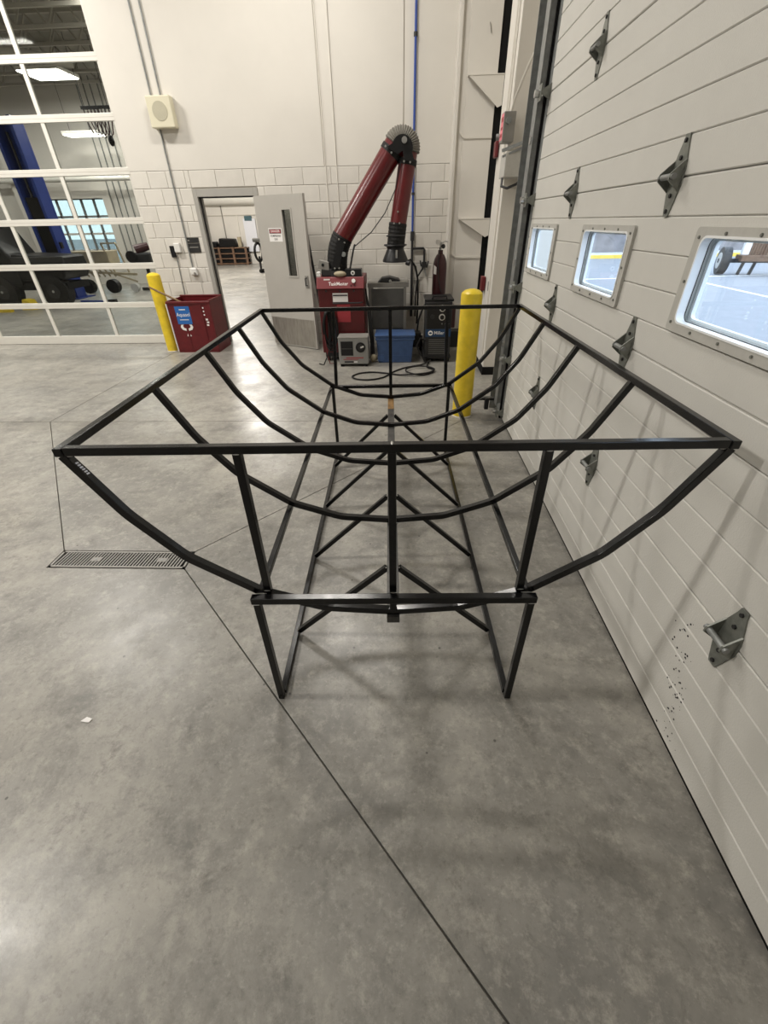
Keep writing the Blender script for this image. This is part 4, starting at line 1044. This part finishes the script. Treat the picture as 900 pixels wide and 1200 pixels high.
# elbow: Bezier between tube ends, ribbed
d1 = (A1-A0).normalized(); d2 = (C0-C1).normalized()
NE = 40; EC = Vector((-0.004, AY-0.005, 2.425))
pts = []
for i in range(NE+1):
    a = math.radians(150 - 163*i/NE); R_ = 0.098 - 0.008*i/NE
    pts.append(EC + Vector((math.cos(a)*R_, -0.01*i/NE, math.sin(a)*R_)))
part(B().sweep(pts, [(0.138-0.02*i/NE) + (0.007 if i % 2 else -0.003) for i in range(NE+1)], 22), 'elbow_hose', 'grey_flex', g)
for e, d, r in ((A1-d1*0.085, d1, 0.140), (C0-d2*0.10, d2, 0.117)):
    part(B().sweep([e-d*0.03, e+d*0.03], r, 22), 'clamp', 'black_rubber', g, True)
# cheek plates of the elbow
pc = Vector((0.02, AY-0.15, 2.495))
poly = [(EC.x + 0.125*math.cos(math.radians(a)), EC.z + 0.125*math.sin(math.radians(a))) for a in range(160, -21, -12)]
poly += [(0.145, 2.30), (0.02, 2.31), (0.0, 2.40), (-0.055, 2.37), (-0.185, 2.44)]
b = B().prism(poly, 'y', AY-0.15, AY-0.138)
part(b, 'cheek_plate', 'black_plastic', g)
part(B().cyl(pc, pc+Vector((0,-0.03,0)), 0.032, n=14), 'pivot_knob', 'bright_steel', g, True)
b = B()
for p in (A1-d1*0.07+Vector((-0.075,-0.155,0.03)), A1-d1*0.07+Vector((-0.005,-0.155,-0.03)), C0-d2*0.10+Vector((-0.04,-0.14,0)), C0-d2*0.11+Vector((0.035,-0.14,0)),
          Vector((-0.83,AY-0.135,1.53)), Vector((-0.76,AY-0.135,1.49)), Vector((-0.91,AY-0.145,1.20)), Vector((-0.85,AY-0.145,1.20)),
          C1+Vector((-0.05,-0.115,0.02)), C1+Vector((0.02,-0.115,0.02)), C1+Vector((0.0,-0.11,0.14))):
    b.cyl(p+Vector((0,0.01,0)), p+Vector((0,-0.008,0)), 0.011, n=8)
parts(b, 'rivet', 'bright_steel', g)
part(B().cyl((-0.78, AY-0.15, 1.36), (-0.78, AY-0.12, 1.36), 0.03, n=12), 'lower_knob', 'galvanised', g, True)
part(B().bar((-0.90, AY-0.145, 1.20), (-0.80, AY-0.145, 1.50), 0.09, 0.01, upv=(0,1,0)), 'lower_cheek', 'black_plastic', g)
# hood
fine = [Vector((-0.055, AY-0.05, 1.69)).lerp(Vector((-0.085, AY-0.06, 1.44)), i/12) for i in range(13)]
part(B().sweep(fine, [0.114 + (0.003 if i % 2 else 0) for i in range(13)], 20), 'hood_joint', 'black_rubber', g)
part(B().lathe([(0.09, 0.10), (0.15, 0.10), (0.155, 0.085), (0.12, 0.07), (0.11, 0.05), (0.17, -0.08), (0.172, -0.10), (0.15, -0.105), (0.09, 0.0)][::-1], (-0.09, AY-0.06, 1.36), 24), 'hood', 'black_plastic', g, True)
part(B().sweep([(-0.20, AY-0.10, 1.555), (-0.20, AY-0.19, 1.555), (0.04, AY-0.19, 1.555), (0.04, AY-0.10, 1.555)], 0.008, 6), 'hood_handle', 'charcoal', g, True)
part(B().box(-0.085, -0.06, AY-0.215, AY-0.19, 1.31, 1.40), 'hood_latch', 'bright_steel', g)
part(B().cyl((0.06, AY-0.12, 1.25), (0.10, AY-0.14, 1.24), 0.03, n=10), 'hood_knob', 'black_plastic', g, True)
# slack cable and gas strut
cb = [Vector((-0.02, AY-0.13, 2.30)), Vector((-0.08, AY-0.13, 2.05)), Vector((-0.22, AY-0.13, 1.80)), Vector((-0.40, AY-0.13, 1.60)), Vector((-0.62, AY-0.13, 1.45))]
part(B().sweep(cb, 0.006, 6), 'cable', 'charcoal', g, True)
part(B().sweep([(-0.625, AY-0.12, 1.47), (-0.65, AY-0.12, 1.40), (-0.715, AY-0.12, 1.15)], 0.012, 8), 'gas_strut', 'charcoal', g, True)
# things lying on top of the cabinet
g2 = root('motor_box', (-1.06, 6.62, 1.10), 'small grey motor box standing on the red extractor', 'box')
part(B().prism([(-1.14, 1.20), (-0.99, 1.17), (-0.99, 1.27), (-1.12, 1.30)], 'y', 6.58, 6.72), 'case', 'steel_light', g2, bevel=0.005)
part(B().box(-1.10, -0.95, 6.58, 6.74, 1.10, 1.19), 'base', 'charcoal', g2, bevel=0.01)
part(B().cyl((-1.07, 6.585, 1.24), (-1.07, 6.57, 1.24), 0.02, n=10), 'socket', 'black_plastic', g2)
g2 = root('filter_gauge', (-0.66, 6.58, 1.10), 'black box with white round gauge on top of the red extractor', 'gauge')
part(B().box(-0.77, -0.55, 6.54, 6.70, 1.10, 1.19), 'case', 'black_plastic', g2, bevel=0.006)
part(B().cyl((-0.665, 6.541, 1.145), (-0.665, 6.53, 1.145), 0.028, n=14), 'dial', 'white_plastic', g2)
part(B().cyl((-0.665, 6.53, 1.145), (-0.665, 6.525, 1.145), 0.012, n=10), 'dial_hub', 'charcoal', g2)
tag(part(B().sphere((-0.84, 6.54, 1.135), 0.085, 12, 8, (1, .6, .42)), 'shop_rag', 'tan_metal', org=(-0.84, 6.54, 1.10), smooth=True), 'crumpled tan rag on top of the red extractor', 'rag')
tag(part(B().box(-1.16, -1.105, 6.53, 6.575, 1.10, 1.165), 'small_carton', 'white_plastic', org=(-1.13, 6.55, 1.1), bevel=0.01), 'small white carton at the left corner of the red extractor', 'carton')
# cables hung at the left front of the cabinet
g2 = root('welding_leads', (-1.03, 6.38, 0), 'bundle of black welding leads hanging on the red extractor', 'cable')
for k in range(10):
    x0 = -1.03 + 0.007*(k-5); sp_ = 0.025 + 0.0075*k; dz = 0.50 + 0.02*((k*7) % 10)
    pts = []
    for i in range(21):
        t = i/20*2*PI
        pts.append((x0 + sp_*math.sin(t)*(1.0 if k % 2 else 1.25) , 6.437 - 0.006*k + 0.012*math.cos(t), 0.70 - dz/2*(1-math.cos(t))*0.78))
    part(B().sweep(pts[:-1], 0.011, 6, closed=True), 'loop', 'black_rubber', g2, True)
part(B().sweep([(-1.02, 6.33, 0.55), (-1.03, 6.31, 0.2), (-1.12, 6.22, 0.015), (-1.2, 6.3, 0.012)], 0.008, 6), 'tail', 'black_rubber', g2, True)
part(B().sweep([(-1.10, 6.36, 0.40), (-1.07, 6.31, 0.15), (-1.04, 6.28, 0.02), (-0.96, 6.3, 0.012)], 0.007, 6), 'tail', 'red_plastic', g2, True)
part(B().sweep([(-1.03, 6.46, 0.71), (-1.03, 6.37, 0.71)], 0.012, 6), 'hook', 'galvanised', g2, True)
g2 = root('hose_bundle', (-0.47, 6.55, 0), 'black hoses hanging between the red cabinet and the grey bench', 'hose')
for k in range(3):
    part(B().sweep([(-0.50+0.012*k, 6.56, 0.95-0.1*k), (-0.475+0.015*k, 6.52, 0.70), (-0.46+0.02*k, 6.50, 0.40), (-0.43+0.012*k, 6.50, 0.10), (-0.42+0.012*k, 6.48, 0.012)], 0.012, 8), 'hose', 'black_rubber', g2, True)
part(B().bar((-0.49, 6.53, 0.76), (-0.455, 6.50, 0.68), 0.02, 0.01), 'tag', 'steel_light', g2)
# black pole leaning by the door leaf
tag(part(B().sweep([(-1.40, 7.30, 1.78), (-1.19, 7.14, 0.0)], 0.018, 8), 'pry_bar', 'black_plastic', org=(-1.3, 7.2, 0), smooth=True), 'long black pole leaning between the grey door and red cabinet', 'pole')

# ================================================================== GREY BENCH, POWER SOURCE, TOTE
g = root('steel_bench', (-0.2, 7.25, 0), 'dark grey sheet steel bench behind the blue tote', 'bench')
part(B().box(-0.50, 0.10, 6.92, 7.55, 0.92, 0.975), 'top', 'steel_light', g, bevel=0.004)
for x in (-0.47, 0.045):
    for y in (6.94, 7.48): part(B().box(x-0.02, x+0.02, y-0.02, y+0.02, 0, 0.92), 'leg', 'steel_light', g)
part(B().box(-0.45, 0.025, 6.95, 6.96, 0.36, 0.90), 'front_panel', 'steel_grey', g)
part(B().box(-0.45, 0.025, 6.955, 7.5, 0.345, 0.36), 'shelf', 'charcoal', g)
tag(part(B().prism([(-0.36, 0.975), (-0.02, 0.975), (-0.05, 1.01), (-0.18, 1.045), (-0.30, 1.03)], 'y', 7.0, 7.25), 'folded_cloth', 'charcoal', org=(-0.2, 7.1, 0.975), bevel=0.01), 'dark folded cloth lying on the grey bench', 'cloth')
g = root('tongs', (0.0, 7.0, 0.975), 'bright steel tongs lying on the grey bench', 'tongs')
part(B().bar((-0.16, 6.965, 0.985), (0.07, 6.945, 0.982), 0.03, 0.012), 'arm', 'bright_steel', g)
part(B().sphere((-0.17, 6.965, 0.995), 0.02, 8, 6), 'joint', 'bright_steel', g, True)

g = root('power_source', (-0.67, 6.3, 0), 'grey portable welding power source with black panel and round dial', 'welder')
px0, px1, py0, py1 = -0.885, -0.468, 6.17, 6.42
part(B().box(px0, px1, py0, py1, 0.035, 0.395), 'case', 'silver_grey', g, bevel=0.012)
part(B().box(px0-0.004, px1+0.004, py0-0.006, py1, 0.385, 0.402), 'lid', 'steel_light', g, bevel=0.005)
part(B().box(px0+0.035, px0+0.205, py0-0.004, py0, 0.155, 0.345), 'panel', 'black_plastic', g)
part(B().box(px0+0.045, px0+0.195, py0-0.006, py0-0.003, 0.245, 0.25), 'panel_line', 'steel_grey', g)
part(B().cyl((px1-0.105, py0, 0.265), (px1-0.105, py0-0.012, 0.265), 0.068, n=24), 'dial', 'black_plastic', g, True)
part(B().cyl((px1-0.105, py0-0.012, 0.265), (px1-0.105, py0-0.02, 0.265), 0.038, n=18), 'dial_face', 'charcoal', g, True)
part(B().bar((px1-0.105, py0-0.022, 0.265), (px1-0.06, py0-0.022, 0.282), 0.02, 0.008, upv=(0,1,0)), 'pointer', 'dial_face', g)
parts(B().box(px0+0.10, px1-0.07, py0-0.002, py0, 0.118, 0.130).box(px0+0.06, px1-0.14, py0-0.002, py0, 0.098, 0.106), 'red_print', 'decal_red', g)
part(B().box(px0+0.075, px0+0.205, py0-0.002, py0, 0.058, 0.078), 'name_strip', 'decal_black', g)
part(B().box(px0+0.21, px0+0.26, py0-0.002, py0, 0.058, 0.076), 'name_tab', 'decal_white', g)
for x in (px0+0.04, px1-0.04):
    for y in (py0+0.03, py1-0.03): part(B().box(x-0.025, x+0.025, y-0.02, y+0.02, 0, 0.036), 'foot', 'rubber', g)
tag(part(B().sphere((-0.41, 6.42, 0.055), 0.058, 10, 7, (1, .8, .95)), 'wire_spool', 'tan_metal', org=(-0.41, 6.42, 0), smooth=True), 'small tan roll on the floor beside the grey power source', 'roll')

g = root('storage_tote', (-0.09, 6.5, 0), 'blue plastic tote with lid on the floor before the bench', 'tote')
part(taper(B(), -0.36, 0.17, 6.34, 6.72, 0.0, 0.325, 0.025), 'body', 'tote_blue', g, bevel=0.012)
part(B().box(-0.375, 0.185, 6.325, 6.735, 0.318, 0.345), 'rim', 'tote_blue', g, bevel=0.008)
part(taper(B(), -0.365, 0.175, 6.335, 6.725, 0.385, 0.345, -0.02), 'lid', 'tote_blue', g, bevel=0.006)
parts(B().box(-0.345, -0.25, 6.352, 6.362, 0.03, 0.12).box(-0.20, 0.14, 6.352, 6.358, 0.10, 0.108), 'rib', 'tote_blue', g)

# ================================================================== WELDER AND GAS CYLINDER
g = root('wire_welder', (0.50, 6.65, 0), 'tall black wire-feed welder with blue band and dials', 'welder')
wx0, wx1, wy0, wy1 = 0.335, 0.690, 6.36, 6.88
part(B().box(wx0, wx1, wy0, wy1, 0.08, 0.80), 'case', 'charcoal', g, bevel=0.008)
part(B().box(wx0+0.02, wx1-0.02, wy0-0.006, wy0, 0.46, 0.78), 'control_panel', 'black_plastic', g)
part(B().box(wx0+0.0, wx1, wy0-0.008, wy0, 0.355, 0.455), 'blue_band', 'welder_blue', g)
text('Miller', 0.062, 'decal_white', g, facing((wx0+0.19, wy0-0.009, 0.405)))
b = B().cyl((wx0+0.07, wy0-0.008, 0.405), (wx0+0.07, wy0-0.010, 0.405), 0.033, n=18)
part(b, 'emblem', 'decal_white', g)
part(B().sphere((wx0+0.07, wy0-0.0105, 0.405), 0.018, 10, 6, (1.2, .08, .7)), 'emblem_centre', 'welder_blue', g)
text('Millermatic', 0.024, 'paper', g, facing((wx0+0.10, wy0-0.007, 0.742)))
for z in (0.72, 0.61):
    dl = part(B().cyl((wx1-0.135, wy0-0.006, z), (wx1-0.135, wy0-0.016, z), 0.042, n=20), 'dial', 'dial_face', g, True)
    part(B().cyl((wx1-0.135, wy0-0.016, z), (wx1-0.135, wy0-0.032, z), 0.029, n=16), 'knob', 'black_plastic', dl, True)
part(B().cyl((wx0+0.09, wy0-0.006, 0.615), (wx0+0.09, wy0-0.014, 0.615), 0.03, n=12), 'lever_dial', 'charcoal', g, True)
b = B()
for x in (wx1-0.13, wx1-0.085, wx1-0.04): b.cyl((x, wy0-0.006, 0.525), (x, wy0-0.012, 0.525), 0.008, n=8)
parts(b, 'indicator', 'steel_light', g)
for k in range(8): part(B().box(wx0+0.05, wx1-0.04, wy0-0.004, wy0, 0.12+0.027*k, 0.13+0.027*k), 'louvre', 'steel_grey', g)
part(B().box(wx0-0.02, wx1+0.02, wy0+0.02, wy1, 0.80, 0.83), 'top_tray', 'black_plastic', g, bevel=0.01)
part(B().sweep([(wx0+0.08, wy0+0.03, 0.83), (wx0+0.09, wy0, 0.87), (wx1-0.09, wy0, 0.87), (wx1-0.08, wy0+0.03, 0.83)], 0.012, 8), 'handle', 'black_plastic', g, True)
part(B().box(wx0-0.02, wx1+0.02, wy0+0.02, 7.22, 0.05, 0.08), 'trolley', 'charcoal', g)
for x in (wx0+0.02, wx1-0.02): part(B().cyl((x-0.02, wy0+0.06, 0.05), (x+0.02, wy0+0.06, 0.05), 0.05, n=14), 'front_caster', 'black_rubber', g, True)
for x in (wx0-0.03, wx1+0.03): part(B().cyl((x-0.025, 7.1, 0.11), (x+0.025, 7.1, 0.11), 0.11, n=16), 'rear_wheel', 'black_rubber', g, True)
part(B().sweep([(wx0+0.02, wy0-0.02, 0.3), (wx0-0.07, wy0-0.05, 0.35), (wx0-0.12, wy0-0.04, 0.24), (wx0-0.05, wy0-0.06, 0.12), (wx0+0.02, wy0-0.08, 0.02)], 0.014, 8), 'torch_cable', 'black_rubber', g, True)
part(B().sweep([(wx0-0.0, wy0+0.1, 0.78), (wx0-0.06, wy0+0.05, 0.68), (wx0-0.10, wy0+0.1, 0.55), (wx0-0.11, wy0+0.2, 0.40)], 0.013, 8), 'torch_cable', 'black_rubber', g, True)
part(B().box(wx1, wx1+0.06, wy0+0.1, wy1-0.1, 0.45, 0.72), 'side_bracket', 'maroon', g, bevel=0.01)
part(B().box(wx1+0.002, wx1+0.17, wy0+0.3, wy1, 0.14, 0.36), 'side_box', 'charcoal', g, bevel=0.01)
tag(part(B().box(0.17, 0.29, 6.75, 6.95, 0.12, 0.33), 'feeder_box', 'black_plastic', org=(0.23, 6.85, 0.12), bevel=0.015), 'small black box between the blue tote and black welder', 'box')

g = root('gas_cylinder', (0.545, 7.06, 0.08), 'tall maroon gas cylinder with regulator behind the black welder', 'cylinder')
part(B().lathe([(0.095, 0), (0.10, 0.02), (0.10, 1.06), (0.096, 1.12), (0.08, 1.18), (0.055, 1.225), (0.035, 1.24), (0.034, 1.285)], (0.545, 7.06, 0.08), 24), 'body', 'maroon', g, True)
part(B().cyl((0.545, 7.06, 1.36), (0.545, 7.06, 1.46), 0.016, n=10), 'valve', 'bright_steel', g, True)
part(B().cyl((0.50, 7.03, 1.46), (0.50, 6.995, 1.46), 0.034, n=16), 'gauge', 'dial_face', g, True)
part(B().cyl((0.575, 7.03, 1.41), (0.575, 6.99, 1.41), 0.028, n=16), 'gauge', 'charcoal', g, True)
part(B().sweep([(0.545, 7.05, 1.44), (0.60, 7.03, 1.47), (0.635, 7.02, 1.46)], 0.007, 6), 'stem', 'bright_steel', g, True)
part(B().cyl((0.545, 7.06, 1.30), (0.545, 7.06, 1.31), 0.05, 0.05, 14), 'collar', 'tan_metal', g, True)
part(B().prism([(0.452, 1.08), (0.49, 1.07), (0.492, 1.16), (0.456, 1.19)], 'y', 6.955, 6.975), 'tag', 'decal_white', g)
part(B().sweep([(0.53, 6.99, 1.40), (0.51, 6.95, 1.20), (0.53, 6.95, 1.0), (0.57, 6.93, 0.84)], 0.007, 6), 'gas_hose', 'charcoal', g, True)

# hose looped on the floor
pts = [(0.42, 6.30, 0.05), (0.30, 6.22, 0.012), (0.05, 6.06, 0.012), (-0.10, 5.88, 0.012), (-0.17, 5.74, 0.012), (-0.26, 5.60, 0.012), (-0.42, 5.52, 0.012), (-0.58, 5.55, 0.012), (-0.655, 5.66, 0.012), (-0.58, 5.80, 0.012), (-0.40, 5.86, 0.012),
       (-0.20, 5.80, 0.012), (-0.02, 5.72, 0.014), (0.18, 5.69, 0.03), (0.36, 5.76, 0.03), (0.45, 5.89, 0.03), (0.40, 6.01, 0.03), (0.25, 6.07, 0.03), (0.10, 5.98, 0.03), (0.06, 5.86, 0.03), (0.12, 5.74, 0.03), (0.27, 5.71, 0.012), (0.42, 5.82, 0.012), (0.44, 5.95, 0.012), (0.36, 6.1, 0.012), (0.40, 6.33, 0.02)]
fine = []
V = [Vector(p) for p in pts]
for i in range(len(V)-1):
    p0, p1, p2, p3 = V[max(0,i-1)], V[i], V[i+1], V[min(len(V)-1,i+2)]
    for k in range(5):
        t = k/5; fine.append(0.5*((2*p1)+(p2-p0)*t+(2*p0-5*p1+4*p2-p3)*t*t+(3*p1-p0-3*p2+p3)*t**3))
fine.append(V[-1])
tag(part(B().sweep(fine, 0.010, 8), 'floor_hose', 'black_rubber', org=(0, 5.8, 0), smooth=True), 'black hose lying in two loops on the concrete floor', 'hose')
